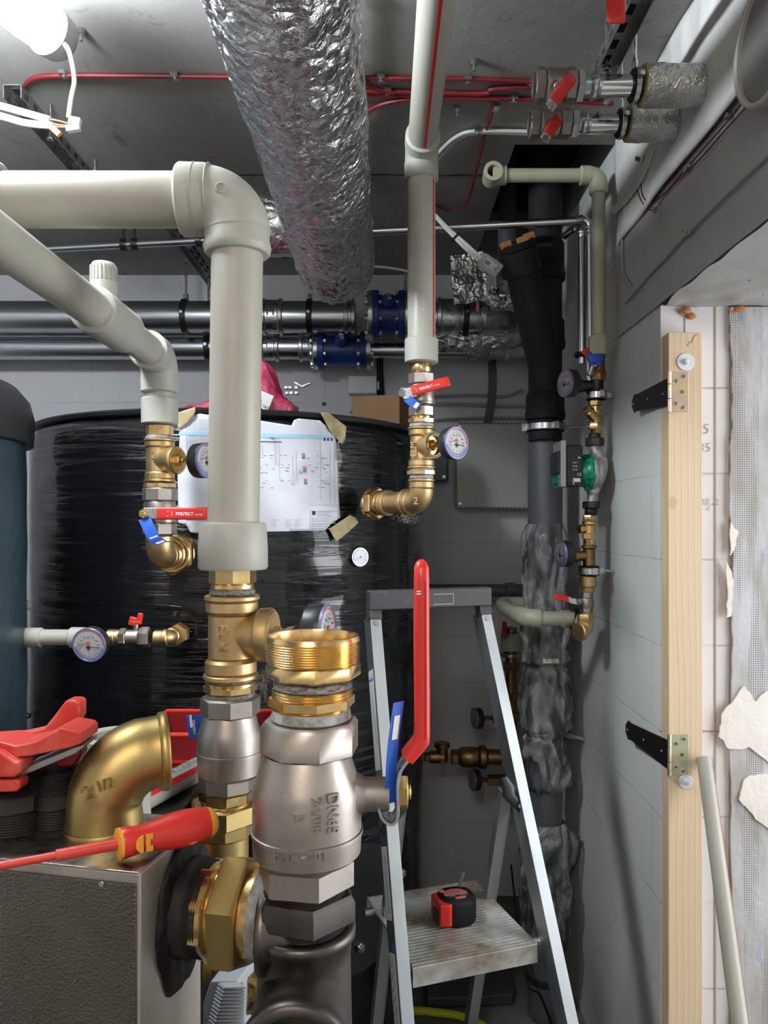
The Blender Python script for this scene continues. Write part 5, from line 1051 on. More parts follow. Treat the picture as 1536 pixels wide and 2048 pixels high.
b = B(); vcx(b, lc, LY, [(1361,1372,50,'c'),(1368,1382,53,'o')]); put('nipple', b, 'brass_shiny', t)
b = B(); vcx(b, lc, LY, [(1578,1600,53,'o'),(1600,1604,50,'c')]); put('nipple', b, 'brass_shiny', t)
b = B(); vcx(b, lambda y: 446, LY, [(1603,1643,68,'h',.3)]); vcx(b, lc, LY, [(1640,1668,55,'o'),(1666,1800,47,'c')]); c = V((cX(1800),LY,lz(1800))); b.sphere(c, .036); b.cyl(c, X3*-1, .05, .040, 36); b.cyl(c+X3*-.045, X3*-1, .04, .05, 36); put('union', b, 'brass_gold', t)
b = B(); b.hexa(W(392,1728,1.12), V((-.98,.1,0)), .026, .052); b.cyl(W(392,1728,1.12)-V((.02,0,0)), V((-1,0,0)), .04, .04); put('port_nut', b, 'brass_dark', t)
b = B(); rr = random.Random(5)
for k in range(30): p = V((cX(1358)+.040+rr.uniform(-.006,.004),LY-.01,lz(1360)+rr.uniform(-.012,.008))); b.tube([p, p+V((rr.uniform(.004,.016),0,rr.uniform(-.004,.012))), p+V((rr.uniform(.004,.020),0,rr.uniform(-.034,.014)))], .00025, 4)
put('hemp_fibres', b, 'hemp', t)
t = thing('ball_valve', 'large nickel ball valve under the nearest beige pipe, left of the foremost valve', 'valve', V((cX(1490),LY,lz(1490))))
b = B(); vcx(b, lc, LY, [(1391,1429,58,'o')]); vcx(b, lc, LY, [(1545,1578,56,'o')]); x = cX(1500)
b.lathe(V((x,LY,lz(1550))), Z3, [(0,.042),(.005,.0465),(.034,.0475),(.0345,.0485),(.0375,.0485),(.038,.0472),(.062,.0470),(.070,.044),(.086,.040),(.092,.038)], 52); put('valve_body', b, 'nickel', t)
b = B(); b.cyl(V((x,LY+.04,lz(1500))), Y3, .03, .012, 16); put('stem', b, 'nickel', t)
p = V((x,LY+.07,lz(1500))); lever(t, [p-X3*.01, p, p+V((.02,0,-.006)), p+V((.06,.005,-.012)), p+V((.15,.005,-.012))], Z3, .026, .010, 2)
b = B(); q = [W(396,1478,1.20), W(392,1455,1.19), W(390,1430,1.19)]; b.sweep(q, X3, .028, .0006, 8, .3); put('paper_tag', b, 'blue_tag', t, label='blue paper tag')
b = B(); b.text('PERFEKT', .006, W(384,1440,1.185), V((.1,0,-1)), X3); b.bar(W(381,1430,1.185), W(383,1455,1.185), .004, .0004, Y3); put('tag_print', b, 'white_print', t)
gauge('pressure_gauge', 'black cased gauge seen from the side behind the big threaded brass collar', W(655,1264,1.06), V((.975,-.22,0)), .0385, .030, stem=o3+bd3*.070, group='gauges on the riser tees')
# --- small line with gauge into the tank at the left
SY_ = 1.76; sz = W(0,1275,SY_).z; xs = lambda px: (px-HX)/F*SY_
t = thing('plastic_pipe', 'thin beige plastic pipe entering from the left edge toward the small gauge', 'pipe', V((xs(40),SY_,sz)))
b = B(); b.cyl(V((xs(60),SY_,sz)), X3, xs(160)-xs(60), .0185); b.tube(smooth([V((xs(30),SY_,sz)), V((xs(0),SY_-.02,sz+.004)), V((xs(-40),SY_-.06,sz+.01))], 5), .018, 20); put('pipe', b, 'ppr', t)
b = B(); b.cyl(V((xs(32),SY_,sz)), X3, xs(85)-xs(32), .0225); b.sphere(V((xs(32),SY_,sz)), .0222); b.cyl(V((xs(140),SY_,sz+.0)), X3, xs(178)-xs(140), .0235); put('fittings', b, 'ppr_socket', t)
b = B(); b.tube([W(-40,1237,1.80), W(55,1210,1.92)], .0135, 16); single('plastic_pipe', b, 'ppr', 'short thin beige pipe going back between the two tanks at the left edge', 'pipe')
t = thing('ball_valve', 'small brass ball valve with red butterfly handle on the low tank port', 'valve', V((xs(268),SY_,sz)))
b = B(); b.cyl(V((xs(215),SY_,sz)), X3, .02, .019); b.cyl(V((xs(228),SY_,sz)), X3, .018, .0185); b.cyl(V((xs(308),SY_,sz)), X3, .02, .017); b.elbow(V((xs(338),SY_+.0,sz)), V((-1,0,0)), V((0,1,0)), .0165, .018); b.cyl(V((xs(338),SY_+.015,sz)), Y3, .05, .019); b.hexa(V((xs(343),SY_+.045,sz)), Y3, .03, .026); b.cyl(V((xs(326),SY_,sz)), X3, .012, .019); put('brass_ends', b, 'brass_cast', t)
b = B(); b.hexa(V((xs(240),SY_,sz)), X3, xs(254)-xs(240), .0215); b.cyl(V((xs(253),SY_,sz)), X3, xs(280)-xs(253), .0185); b.hexa(V((xs(279),SY_,sz)), X3, xs(300)-xs(279), .0245); put('valve_body', b, 'nickel', t)
b = B(); b.cyl(V((xs(272),SY_,sz+.015)), Z3, .018, .006, 14); put('stem', b, 'nickel', t)
b = B(); z = sz+.033; b.box((xs(266),SY_,z+.004), (.018,.010,.020), M.Rotation(.25,3,'Y')); b.box((xs(280),SY_,z+.010), (.012,.010,.026), M.Rotation(.15,3,'Y')); b.box((xs(272),SY_,z+.001), (.024,.012,.008)); put('butterfly_handle', b, 'red_plastic', t, bev=.0025)
gauge('pressure_gauge', 'round white-faced pressure gauge on the thin pipe at the lower left of the tank', W(178,1290,1.68), V((-.10,-.96,-.12)), .0380, .026, stem=V((xs(206),SY_,sz)))

# ------------------------------------------------------------------ foreground: boiler jacket and its fittings
th = math.radians(12); nb = V((math.cos(th), -math.sin(th), 0)); vb = V((math.sin(th), math.cos(th), 0)); C0 = V((-.2173, .6856, 0)); ZB = 1.288
RB = M((nb, vb, Z3)).transposed()
boil = thing('boiler', 'metal sheet boiler casing at the lower left with tools lying on it', 'boiler', V((C0.x-.2, C0.y+.1, 0)))
b = B(); L = .75; D = .125; b.box(C0-nb*L/2+vb*D/2+V((0,0,ZB/2+.0)), (L, D, ZB), RB); put('front_casing', b, 'sheet_side', boil, bev=.003)
b = B(); b.box(C0-nb*(L/2+.001)-vb*.0012+V((0,0,ZB/2-.004)), (L-.004, .003, ZB-.012), RB); put('front_panel', b, 'hammered', boil, bev=.001)
b = B(); b.box(C0-nb*L/2+vb*(D/2)+V((0,0,ZB+.0004)), (L, D+.004, .0016), RB); put('top_sheet', b, 'galv', boil, bev=.0006)
b = B(); b.cyl(C0-nb*.036-vb*.0026+V((0,0,ZB-.012)), vb*-1, .0015, .0025, 12); put('screw', b, 'zinc', boil)
b = B(); b.box(C0+nb*.0004+vb*(D*.62)+V((0,0,ZB/2-.1)), (.0015,.0022,ZB-.2), RB); put('panel_seam', b, 'black_print', boil)
b = B(); b.span((-.78,.84,0), (-.29,1.30,1.188)); put('rear_body', b, 'black_metal', boil, bev=.004)
b = B(); b.span((-.74,1.305,0), (-.22,1.60,1.075)); put('rear_base', b, 'black_metal', boil, bev=.004)
hc = C0+vb*.0832+V((0,0,W(0,1838,.74).z)); hc.z = 1.219
# torn black insulation round the pipe hole
b = B()
def ins(u, v):
    a = 2*PI*u; r = .040+.028*min(1, v*1.4)+v*.012*(noise.noise(V((math.cos(a)*1.6+3, math.sin(a)*1.6, 5)))+max(0,-math.sin(a))*.8)+(.004*noise.noise(V((math.cos(a)*3, math.sin(a)*3, 2)))-(.0 if v < .7 else 0)); h = .007*math.sin(PI*min(1, (1-v)*1.2)*.5)+.002*noise.noise(V((math.cos(a)*6, math.sin(a)*6, v*4)))
    return hc+vb*(r*math.cos(a)*.82)+Z3*(r*math.sin(a)*(1.0 if math.sin(a) < 0 else .95))+nb*(h+.0008)
b.grid(ins, 80, 12, wrap=True); put('torn_insulation', b, 'black_oil', boil, sharp=180)
t = thing('brass_union', 'massive brass hexagon union joining the boiler to the black iron tee', 'fitting', hc)
b = B(); b.cyl(hc-nb*.004, nb, .026, .047, 44); b.thread(hc+nb*.018, nb, .014, .045); put('black_end', b, 'black_oil', t)
b = B(); b.cyl(hc+nb*.022, nb, .018, .0435, 44); b.hexa(hc+nb*.024, nb, .014, .0455, n=8, ph=.3); b.cyl(hc+nb*.040, nb, .006, .041, 40); b.thread(hc+nb*.041, nb, .008, .040); put('inner_ring', b, 'brass_shiny', t)
b = B(); b.lathe(hc+nb*.044, nb, [(0,.050),(.003,.0555),(.024,.0555),(.028,.052)], 6, .12); put('hexagon', b, 'brass_gold', t)
b = B(); b.cyl(hc+nb*.070, nb, .014, .0415, 44); put('shoulder', b, 'brass_shiny', t)
b = B(); b.thread(hc+nb*.080, nb, .018, .042); put('thread_paste', b, 'sealant', t)
# front column
FX, FY = -.0735, .74; fz = lambda y: W(0, y, FY).z; fc = lin((1255,627),(1345,627),(1470,620),(1600,615),(1750,612),(1860,609),(1960,608)); fX = lambda y: (fc(y)-HX)/F*FY
t = thing('iron_tee', 'black iron tee at the bottom centre with an open threaded branch toward the viewer', 'fitting', V((fX(1950),FY,fz(1990))))
zt0 = fz(1846); x0 = fX(1900); ck = V((x0,FY,hc.z-.070)); 
b = B(); b.lathe(V((x0,FY,zt0-.20)), Z3, [(0,.040),(.02,.047),(.10,.046),(.17,.0445),(.186,.0455),(.190,.049),(.197,.0495),(.200,.047),(.2002,.040),(.19,.039)], 56)
yb = .655; b.lathe(ck, V((0,-1,-.08)).normalized(), [(0,.044),(.060,.0445),(.072,.046),(.076,.050),(.084,.0505),(.088,.048),(.088,.040),(.070,.039),(.066,.0005)], 56)
b.lathe(V((x0,FY,hc.z-.008)), X3*-1, [(0,.039),(.030,.0395),(.033,.0425),(.040,.0425),(.042,.041)], 48); put('tee_body', b, 'iron_grey', t, sharp=60)
b = B(); dq = V((0,-1,-.08)).normalized(); b.thread(ck+dq*.070, dq, .012, .040); b.lathe(ck+dq*.084, dq, [(0,.039),(.002,.037),(.0025,.001)], 40); put('branch_thread', b, 'black_oil', t)
t = thing('iron_bushing', 'black iron hexagon bushing between the iron tee and the foremost valve', 'fitting', V((x0,FY,zt0)))
b = B(); b.thread(V((x0,FY,fz(1856))), Z3, fz(1832)-fz(1856), .041); b.thread(V((x0,FY,fz(1780))), Z3, fz(1766)-fz(1780), .0405); put('thread', b, 'black_oil', t)
b = B(); b.lathe(V((fX(1810),FY,fz(1836))), Z3, [(0,.044),(.004,.0505),(.022,.0505),(.028,.046)], 6, .25); put('hexagon', b, 'black_iron', t)
t = thing('ball_valve', 'foremost big nickel ball valve with tall upright red lever', 'valve', V((FX,FY,fz(1640))))
b = B(); vx = fX(1640)
b.lathe(V((vx,FY,fz(1712))), Z3, [(0,.044),(.003,.0485),(.006,.0515),(.024,.0525),(.0245,.0538),(.0275,.0538),(.028,.0522),(.065,.0520),(.074,.0495),(.094,.0430),(.100,.0405)], 64)
vcx(b, fc, FY, [(1710,1768,95,'h',.35)]); b.lathe(V((fX(1475),FY,fz(1507))), Z3, [(0,.040),(.004,.0475),(.029,.0475),(.0335,.0440)], 8, .28); put('valve_body', b, 'nickel', t)
for s, sz_, px, y0 in (('DN65', .0148, 655, 1590), ('24/08', .0138, 624, 1596), ('B', .0140, 588, 1624)):
    a0 = math.asin(max(-1, min(1, ((px-HX)/F*.69-vx)/.052))); b = B(); b.text(s, sz_, V((0,0,0)), X3, Y3, .0016, fn=cylmap(vx, FY, .0523, a0, CZ-(y0-HY)/F*.69, True), bold=.0002); put('embossing', b, 'nickel', t)
b = B(); b.text('PHA-001', .0135, V((0,0,0)), X3, Y3, .0016, fn=cylmap(vx, FY, .0525, -.50, CZ-(1722-HY)/F*.69, False), bold=.0002); put('embossing', b, 'nickel', t)
sc = V((vx+.046,FY,fz(1588))); b = B(); b.lathe(sc, X3, [(0,.022),(.008,.017),(.012,.0160),(.030,.0160),(.033,.0145)], 28); put('stem_boss', b, 'nickel', t)
P = lambda px, y, dy=0: W(px, y, FY)+V((0,dy,0))
b = B(); b.sweep(smooth([P(758,1608), P(766,1628), P(782,1638), P(793,1628), P(795,1600), P(795,1560), P(800,1535), P(815,1513), P(828,1500)], 5), Y3, .030, .0042, 14, .35); put('lever', b, 'zinc', t, label='bent bare metal part of the lever')
b = B(); n_ = [P(815,1513), P(822,1504), P(834,1490), P(843,1478), P(844,1460), P(844,1400), P(843,1300), P(843,1220), P(843,1160), P(843,1135), P(843,1124), P(843,1119)]
b.sweep(n_, Y3, [.030]*8+[.030,.028,.020,.008], [.014,.0145,.0150,.0160]+[.0150]*4+[.0145,.0140,.010,.004], 24, .62); put('grip', b, 'red_plastic', t, label='long red plastic dipped grip')
b = B(); b.sweep([P(849,1470,-.0145), P(849.5,1300,-.0147), P(849,1160,-.0145)], X3, .0016, .0012, 8); put('grip_seam', b, 'red_dark', t)
b = B(); 
for dy in (0, 5): b.box(P(834,1180+dy,-.0155), (.002,.0008,.0012)); b.box(P(838,1180+dy,-.0155), (.002,.0008,.0012))
put('grip_mark', b, 'white_print', t)
b = B(); b.hexa(P(797,1584), X3, .0090, .0155); b.cyl(P(797,1584), X3, .012, .007, 16); put('nut', b, 'brass_gold', t)
b = B(); b.sweep(smooth([P(786,1600,-.006), P(782,1550,-.010), P(785,1490,-.014), P(792,1430,-.016), P(797,1396,-.016)], 6), V((.75,.66,0)), .014, .0006, 8, .3); put('paper_tag', b, 'blue_tag', t, label='blue paper tag')
b = B(); b.bar(P(788.5,1470,-.0155), P(794,1422,-.0172), .007, .0005, V((-.66,.75,0))); put('tag_print', b, 'white_print', t)
t = thing('brass_reducer', 'polished brass threaded collar open at the top of the foremost valve', 'fitting', V((FX,FY,fz(1400))))
b = B(); vcx(b, fc, FY, [(1355,1378,79,'r')]); put('sealing_hemp', b, 'hemp', t)
b = B(); b.cyl(V((fX(1425),FY,fz(1440))), Z3, fz(1408)-fz(1440), .0385, r2=.0375); put('thread_paste', b, 'sealant', t)
b = B(); vcx(b, fc, FY, [(1375,1392,81,'t')]); vcx(b, fc, FY, [(1390,1410,85,'o'),(1408,1416,79,'t')]); put('nipple', b, 'brass_shiny', t)
pr_ = []; x = fX(1300); zb_, zt_ = fz(1324), fz(1270); k = 10
for i in range(k): q = (zt_-zb_-.003)/k; pr_ += [(i*q, .0436), (i*q+q*.5, .0449)]
pr_ += [(zt_-zb_-.002,.0440),(zt_-zb_,.0430),(zt_-zb_,.0405),(zt_-zb_-.002,.0398),(.002,.0398),(.0,.0402)]
b = B(); b.lathe(V((x,FY,zb_)), Z3, pr_, 72, closed=True); put('threaded_collar', b, 'brass_shiny', t)
b = B(); b.lathe(V((x,FY,fz(1356))), Z3, [(0,.041),(.003,.0455),(.013,.0455),(.0155,.0435),(.0156,.0405),(0,.0400)], 8, .12, closed=True); b.cyl(V((x,FY,fz(1352))), Z3, .003, .040, 48); put('hexagon', b, 'brass_shiny', t)
# screwdriver
t = thing('screwdriver', 'red screwdriver with orange-yellow end cap lying across the boiler corner', 'screwdriver', W(330,1670,.72)); ax0 = V((-.2415,.7065,ZB+.0175)); ax1 = V((-.1705,.7545,ZB+.0185)); dx = (ax1-ax0).normalized(); LL = (ax1-ax0).length
b = B(); b.lathe(ax0, dx, [(0,.013),(.002,.0140),(.008,.0135),(.018,.0120),(.030,.0135),(.045,.0165),(.060,.0175),(.074,.0165),(LL-.006,.0150),(LL-.003,.0148)], 28); put('handle', b, 'red_plastic', t)
b = B(); b.lathe(ax0+dx*(LL-.004), dx, [(0,.0146),(.002,.0148),(.006,.0135),(.009,.0105),(.011,.006),(.0115,.001)], 24); b.lathe(ax0-dx*.0035, dx, [(0,.011),(.001,.0142),(.0036,.0142),(.004,.012)], 24); put('end_cap', b, 'orange', t)
b = B(); tip = V((-.375,.655,ZB+.011)); b.cyl(ax0, (tip-ax0).normalized(), .055, .0052, 20); b.cyl(ax0, (tip-ax0).normalized(), (tip-ax0).length, .0036, 16); put('insulated_shaft', b, 'red_worn', t)
b = B(); u_ = Z3.cross(dx).normalized(); w_ = dx.cross(u_).normalized(); fr_ = -u_ if u_.y > 0 else u_; cc = ax0+dx*.018+fr_*.0125+w_*.000
for s, k in ((-1, 0), (1, 1)):
    a0, a1 = (PI*.5, PI*1.5) if s < 0 else (-PI*.5, PI*.5)
    if s < 0: pts = [cc+dx*(.007*math.cos(a)-.0012)+w_*(.0078*math.sin(a)) for a in [a0+(a1-a0)*i/12 for i in range(13)]]
    else: pts = [cc+dx*x_+w_*z_ for x_, z_ in ((.001,-.0078),(.0075,-.0078),(.0075,-.003),(.005,-.003),(.005,.003),(.0075,.003),(.0075,.0078),(.001,.0078))]
    b.prism(pts, fr_*.0016)
put('maker_mark', b, 'orange', t)
# brass elbow standing on the casing
t = thing('brass_elbow', 'big golden brass elbow marked 2 1/2 standing on the boiler casing', 'fitting', V((-.2865,.775,ZB)))
ec = V((-.2865,.785,1.359)); ed = V((.93,.37,.03)).normalized()
ed2 = (V((0,0,-1))-ed*V((0,0,-1)).dot(ed)).normalized()
b = B(); R_ = .050; rs_ = []; oo = ec+(ed+ed2)*R_; pth = [ec+ed2*.071]+[oo-(ed*math.cos(s)+ed2*math.sin(s))*R_ for s in [PI/2*i/16 for i in range(17)]]+[ec+ed*.058]
b.tube(pth, [.0385]+[.0365]*3+[.0375]*12+[.0365]*2+[.0375], 56, up=V((0,-1,0))); b.lathe(ec+ed*.054, ed, [(0,.037),(.002,.0400),(.008,.0405),(.010,.0385),(.010,.034),(-.004,.0335)], 56); b.lathe(ec+ed2*.064, ed2, [(0,.037),(.002,.0395),(.006,.0395),(.0067,.038)], 56); put('elbow_body', b, 'brass_gold', t, sharp=60)
b = B(); b.cyl(ec+ed*.050, ed, .004, .0335, 48); put('bore', b, 'shaft_dark', t)
b = B(); xd_ = V((.93,-.10,.34)).normalized(); b.text('2', .021, ec+V((-.003,-.0402,-.030)), xd_, V((-.34,0,.93)), .0018, bold=.0003); b.text('1/2', .0145, ec+V((.0095,-.0405,-.020)), xd_, V((-.34,0,.93)), .0018, bold=.0002); put('embossing', b, 'brass_gold', t)
# black threaded nipples
for i, (px, d_, r_, h_, lab) in enumerate(((28,.785,.033,.066,'front black oily threaded nipple stack at the left edge under the red clamp'), (112,.800,.0290,.058,'rear black threaded nipple between the red clamp and the brass elbow'))):
    t = thing('threaded_nipple', lab, 'fitting', V(((px-HX)/F*d_,d_,ZB)), 'black nipples on the boiler'); c = V(((px-HX)/F*d_,d_,ZB+.001))
    b = B(); b.thread(c, Z3, h_*.36, r_*.93, .0024); b.thread(c+Z3*h_*.60, Z3, h_*.38, r_*.95, .0024); put('thread', b, 'black_oil', t)
    b = B(); b.lathe(c+Z3*h_*.34, Z3, [(0,r_*.98),(.002,r_*1.04),(h_*.24,r_*1.04),(h_*.27,r_*.98)], 8, .2); put('hexagon', b, 'black_iron', t)
# red clamp tool
t = thing('pipe_clamp_tool', 'scuffed red plastic clamp tool lying on the black fittings at the left edge', 'tool', V((-.36,.77,ZB+.07)))
def slab(pts, d_, th_, jit=0): return [W(x, y, d_) for x, y in pts], V((0,th_,0))
b = B(); pts, dv = slab([(-60,1475),(0,1472),(40,1469),(85,1459),(103,1437),(128,1404),(135,1401),(154,1400),(159,1406),(159,1434),(146,1458),(130,1470),(100,1476),(60,1490),(-60,1500)], .80, .022); b.prism(pts, dv); put('upper_handle', b, 'red_worn', t, bev=.004)
b = B(); pts, dv = slab([(-60,1488),(0,1484),(30,1492),(70,1484),(110,1462),(120,1456),(155,1462),(163,1468),(163,1488),(140,1496),(60,1513),(25,1516),(6,1512),(3,1504),(-60,1512)], .745, .045); b.prism(pts, dv); put('upper_jaw', b, 'red_worn', t, bev=.004)
b = B(); pts, dv = slab([(-60,1500),(0,1503),(30,1524),(38,1524),(41,1532),(41,1548),(27,1556),(0,1556),(-60,1558)], .735, .03); b.prism(pts, dv); put('lower_jaw', b, 'red_worn', t, bev=.003)
b = B(); pts, dv = slab([(-60,1561),(34,1560),(40,1566),(40,1578),(32,1584),(-60,1587)], .74, .02); b.prism(pts, dv); put('hook', b, 'red_worn', t, bev=.003)
b = B(); pts, dv = slab([(28,1555),(40,1540),(150,1494),(164,1490),(165,1497),(150,1508),(45,1552)], .755, .04); b.prism(pts, dv); put('steel_blade', b, 'galv', t, bev=.001)
b = B(); pts, dv = slab([(100,1520),(160,1497),(162,1510),(146,1532),(120,1536)], .79, .02); b.prism(pts, dv); put('rear_jaw', b, 'red_dark', t, bev=.002)
# loose socket, pipe offcut and toolbox behind
b = B(); b.hollow(V((-.348,1.0,1.1885)), Z3, .137, .0435, .0310, 48, .002); single('plastic_socket', b, 'ppr_socket', 'loose light grey plastic pipe socket standing behind the golden brass elbow', 'fitting')
t = thing('pipe_offcut', 'beige pipe offcut with red stripe lying behind the golden brass elbow', 'pipe', W(330,1580,1.12)); a = V((-.372,1.02,1.207)); c = V((-.275,1.285,1.207)); dd = (c-a).normalized()
b = B(); b.tube([a, c], .0185, 36); put('pipe', b, 'ppr', t)
sd_ = dd.cross(Z3); b = B(); k1 = (sd_*.78+Z3*.45).normalized() if sd_.x > 0 else (-sd_*.78+Z3*.45).normalized()
kk = (V((0,-1,0))-dd*V((0,-1,0)).dot(dd)).normalized(); s1 = (sd_ if sd_.y < 0 else -sd_); e1 = (s1*.8+Z3*.5).normalized(); b.bar(a+e1*.0185, c+e1*.0185, .0085, .0012, e1); put('red_stripe', b, 'ppr_stripe', t)
b = B(); e2 = (s1*.45+Z3*.88).normalized(); b.text('fabiGLASS PP', .014, a+dd*.215+e2*.0187, -dd, -(e2.cross(-dd)), .0003); put('lettering', b, 'grey_print', t)
t = thing('toolbox', 'open red steel toolbox behind the near riser', 'toolbox', V((-.315,1.46,1.078)))
b = B(); x0_, x1_, y0_, y1_ = -.44, -.222, 1.385, 1.56; zt_ = W(0,1470,1.385).z
b.span((x0_,y0_,1.0765), (x1_,y0_+.003,zt_)); b.span((x0_,y1_-.003,1.0765), (x1_,y1_,zt_)); b.span((x0_,y0_,1.0765), (x0_+.003,y1_,zt_)); b.span((x1_-.003,y0_,1.0765), (x1_,y1_,zt_)); b.span((x0_,y0_,1.0765), (x1_,y1_,1.0795)); put('tray', b, 'red_steel', t)
b = B(); b.tube([V((x0_,y0_,zt_)), V((x1_,y0_,zt_)), V((x1_,y1_,zt_)), V((x0_,y1_,zt_)), V((x0_,y0_,zt_))], .0045, 8); b.span((x0_,y0_-.004,zt_-.05), (x1_,y0_,zt_-.046)); put('rim', b, 'red_plastic', t)
# fittings under the union
t = thing('finned_actuator', 'light grey finned plastic housing at the bottom edge under the brass union', 'actuator', W(440,2010,.95)); R_ = M.Rotation(.35,3,'Z')
c = V((-.205,.97,.99)); b = B(); b.prism([W(405,2110,.93), W(405,2010,.93), W(421,1962,.93), W(476,1962,.93), W(470,2110,.93)], V((.012,.05,0))); put('housing', b, 'heat_grey', t, bev=.002)
for k in range(15):
    y = 1965+k*7.2; b = B(); xl_ = 438-k*1.9; b.prism([W(xl_,y,.928), W(476-k*.6,y-1,.928), W(478-k*.6,y+3,.928), W(xl_-4,y+3.4,.928)], V((.010,-.010,0))); put('fin', b, 'heat_grey', t)
for k in range(8): b = B(); x = 474+k*1.5; b.prism([W(x,1966,.935+k*.006), W(x+.7,1966,.935+k*.006), W(x+.7,2110,.935+k*.006), W(x,2110,.935+k*.006)], V((.006,.002,0))); put('side_fin', b, 'heat_grey', t)
t = thing('brass_filter', 'small bright brass fittings peeking out under the big brass union', 'fitting', W(470,1940,1.0))
b = B(); o = W(408,1938,1.02); b.cyl(o, X3, .07, .022); b.hexa(o+X3*.015, X3, .02, .026); b.cyl(o+X3*.045, X3, .03, .026); put('fitting_body', b, 'brass_gold', t)
b = B(); b.hollow(o+X3*.038, X3, .005, .028, .02); put('sealant_ring', b, 'sealant', t)
b = B(); o = W(492,1992,.96); b.lathe(o+V((.0,.03,0)), V((0,-1,0)), [(0,.020),(.02,.022),(.03,.024),(.032,.018),(.020,.015),(.020,.0005)], 28); b.hexa(o+V((0,.012,0)), V((0,-1,0)), .006, .009); put('port', b, 'brass_gold', t)
# ------------------------------------------------------------------ stepladder
FL, FR, BR, BL = V((.058,1.557,.70)), V((.334,1.65,.70)), V((.228,1.95,.70)), V((-.046,1.845,.70))
u = (FR-FL).normalized(); v = V((-u.y, u.x, 0)); fcn = (FL+FR)/2; capc = fcn+v*.265; capc.z = 1.416
t = thing('stepladder', 'aluminium stepladder with a dirty platform and black top bow', 'ladder', V((.2,1.7,0)))
def rail(s, w=.172, wt=.142):
    top = capc+u*s*wt-Z3*.035; mid = fcn+u*s*w-v*.012; k = (mid-top)/(top.z-mid.z); bot = top+k*top.z
    return top, mid, bot
for s in (-1, 1):
    top, mid, bot = rail(s); d = (bot-top).normalized(); fn = (v*-1-d*(v*-1).dot(d)).normalized()
    b = B(); L = (bot-top).length; c = (top+bot)/2
    R = M((d, u, d.cross(u))).transposed(); b.box(c+fn*.010, (L, .026, .0025), R); b.box(c-u*.012-fn*.014, (L, .0025, .050), R); b.box(c+u*.006-fn*.038, (L, .012, .0025), R); fr = put('front_rail', b, 'alu', t, bev=.0008)
    b = B(); p = top+d*.022+fn*.012; b.cyl(p, fn, .0025, .0055, 14); put('rivet', b, 'zinc', fr)
    # hind leg from the joint near the middle of the rail
    k = .31; j = bot.lerp(top, .99/top.z); j = top+(bot-top)*((top.z-.99)/top.z); ft = V((.20 if s > 0 else -.115, 2.05 if s > 0 else 1.965, .0))
    j2 = j-u*s*.030+v*.01; ft = j2+V((-.085,.30,0))+V((0,0,-.99)) if s > 0 else j2+V((-.085,.30,0))+V((0,0,-.99))
    b = B(); d2 = (ft-j2).normalized(); L2 = (ft-j2).length; R2 = M((d2, u, d2.cross(u))).transposed(); b.box((j2+ft)/2, (L2, .028, .003), R2); b.box((j2+ft)/2-u*.0125+v*.008, (L2, .003, .020), R2); b.box((j2+ft)/2+u*.0125+v*.008, (L2, .003, .020), R2); put('hind_leg', b, 'alu', t, bev=.0008)
    b = B(); b.sweep([j2-u*s*.0+V((0,-.012,.035))-u*.012, j2+V((0,-.018,.015)), j2+V((0,-.020,-.005)), j2+u*s*.028+V((0,-.020,-.035)), j2+u*s*.038+V((0,-.018,-.050))], u, [.018,.028,.032,.030,.020], .012, 16, .7); put('joint', b, 'black_plastic', t)
    b = B(); b.cyl(j2+u*s*.026+V((0,-.025,-.030)), V((0,-1,0)), .003, .004, 12); put('joint_rivet', b, 'zinc', t)
    b = B(); b.box(bot+Z3*.02, (.04,.04,.05)); put('foot', b, 'black_plastic', t, bev=.004)
    b = B(); b.box(ft+Z3*.02, (.04,.04,.05)); put('foot', b, 'black_plastic', t, bev=.004)
# cap
a, c = capc-u*.158, capc+u*.158
b = B(); b.bar(a+Z3*.002, c+Z3*.002, .030, .046, Z3); put('top_bow', b, 'ladder_cap', t, bev=.004)
for s in (-1, 1):
    top, mid, bot = rail(s); d = (bot-top).normalized(); b = B(); b.bar(top-d*.030, top+d*.012, .030, .031, v); put('bow_leg', b, 'ladder_cap', t, bev=.002)
b = B(); fo = -v*.0155; ctr = capc+fo+u*.028
b.bar(ctr-u*.026+Z3*.012, ctr+u*.026+Z3*.012, .0012, .001, v); b.bar(ctr-u*.026-Z3*.012, ctr+u*.026-Z3*.012, .0012, .001, v); b.bar(ctr+u*.026-Z3*.012, ctr+u*.026+Z3*.012, .001, .0012, v); put('raised_frame', b, 'faint_print', t)
# platform with ribs
pc = (FL+FR+BR+BL)/4; R = M((u, v, Z3)).transposed(); pw, pd = .286, .312
plat = B(); plat.box(pc-Z3*.004, (pw, pd, .006), R); plat.box(pc-v*(pd/2-.001)-Z3*.022, (pw, .003, .040), R); plat.box(pc+v*(pd/2-.001)-Z3*.016, (pw, .003, .030), R); po = put('platform', plat, 'alu_dirty', t, bev=.001)
b = B()
for k in range(26):
    y = -pd/2+.012+k*.0116; b.box(pc+v*y-Z3*.0002, (pw-.006, .005, .0022), R)
b2 = put('platform_ribs', b, 'alu_dirty', t); b2['kind'] = 'stuff'
for s in (-1, 1):
    for vv, zz in ((-pd/2+.035,-.018),(pd/2-.05,-.012)):
        b = B(); p = pc+v*vv+Z3*zz; b.cyl(p+u*s*(pw/2-.02), u*s, .042, .0095, 16); put('pivot_pin', b, 'zinc', t)
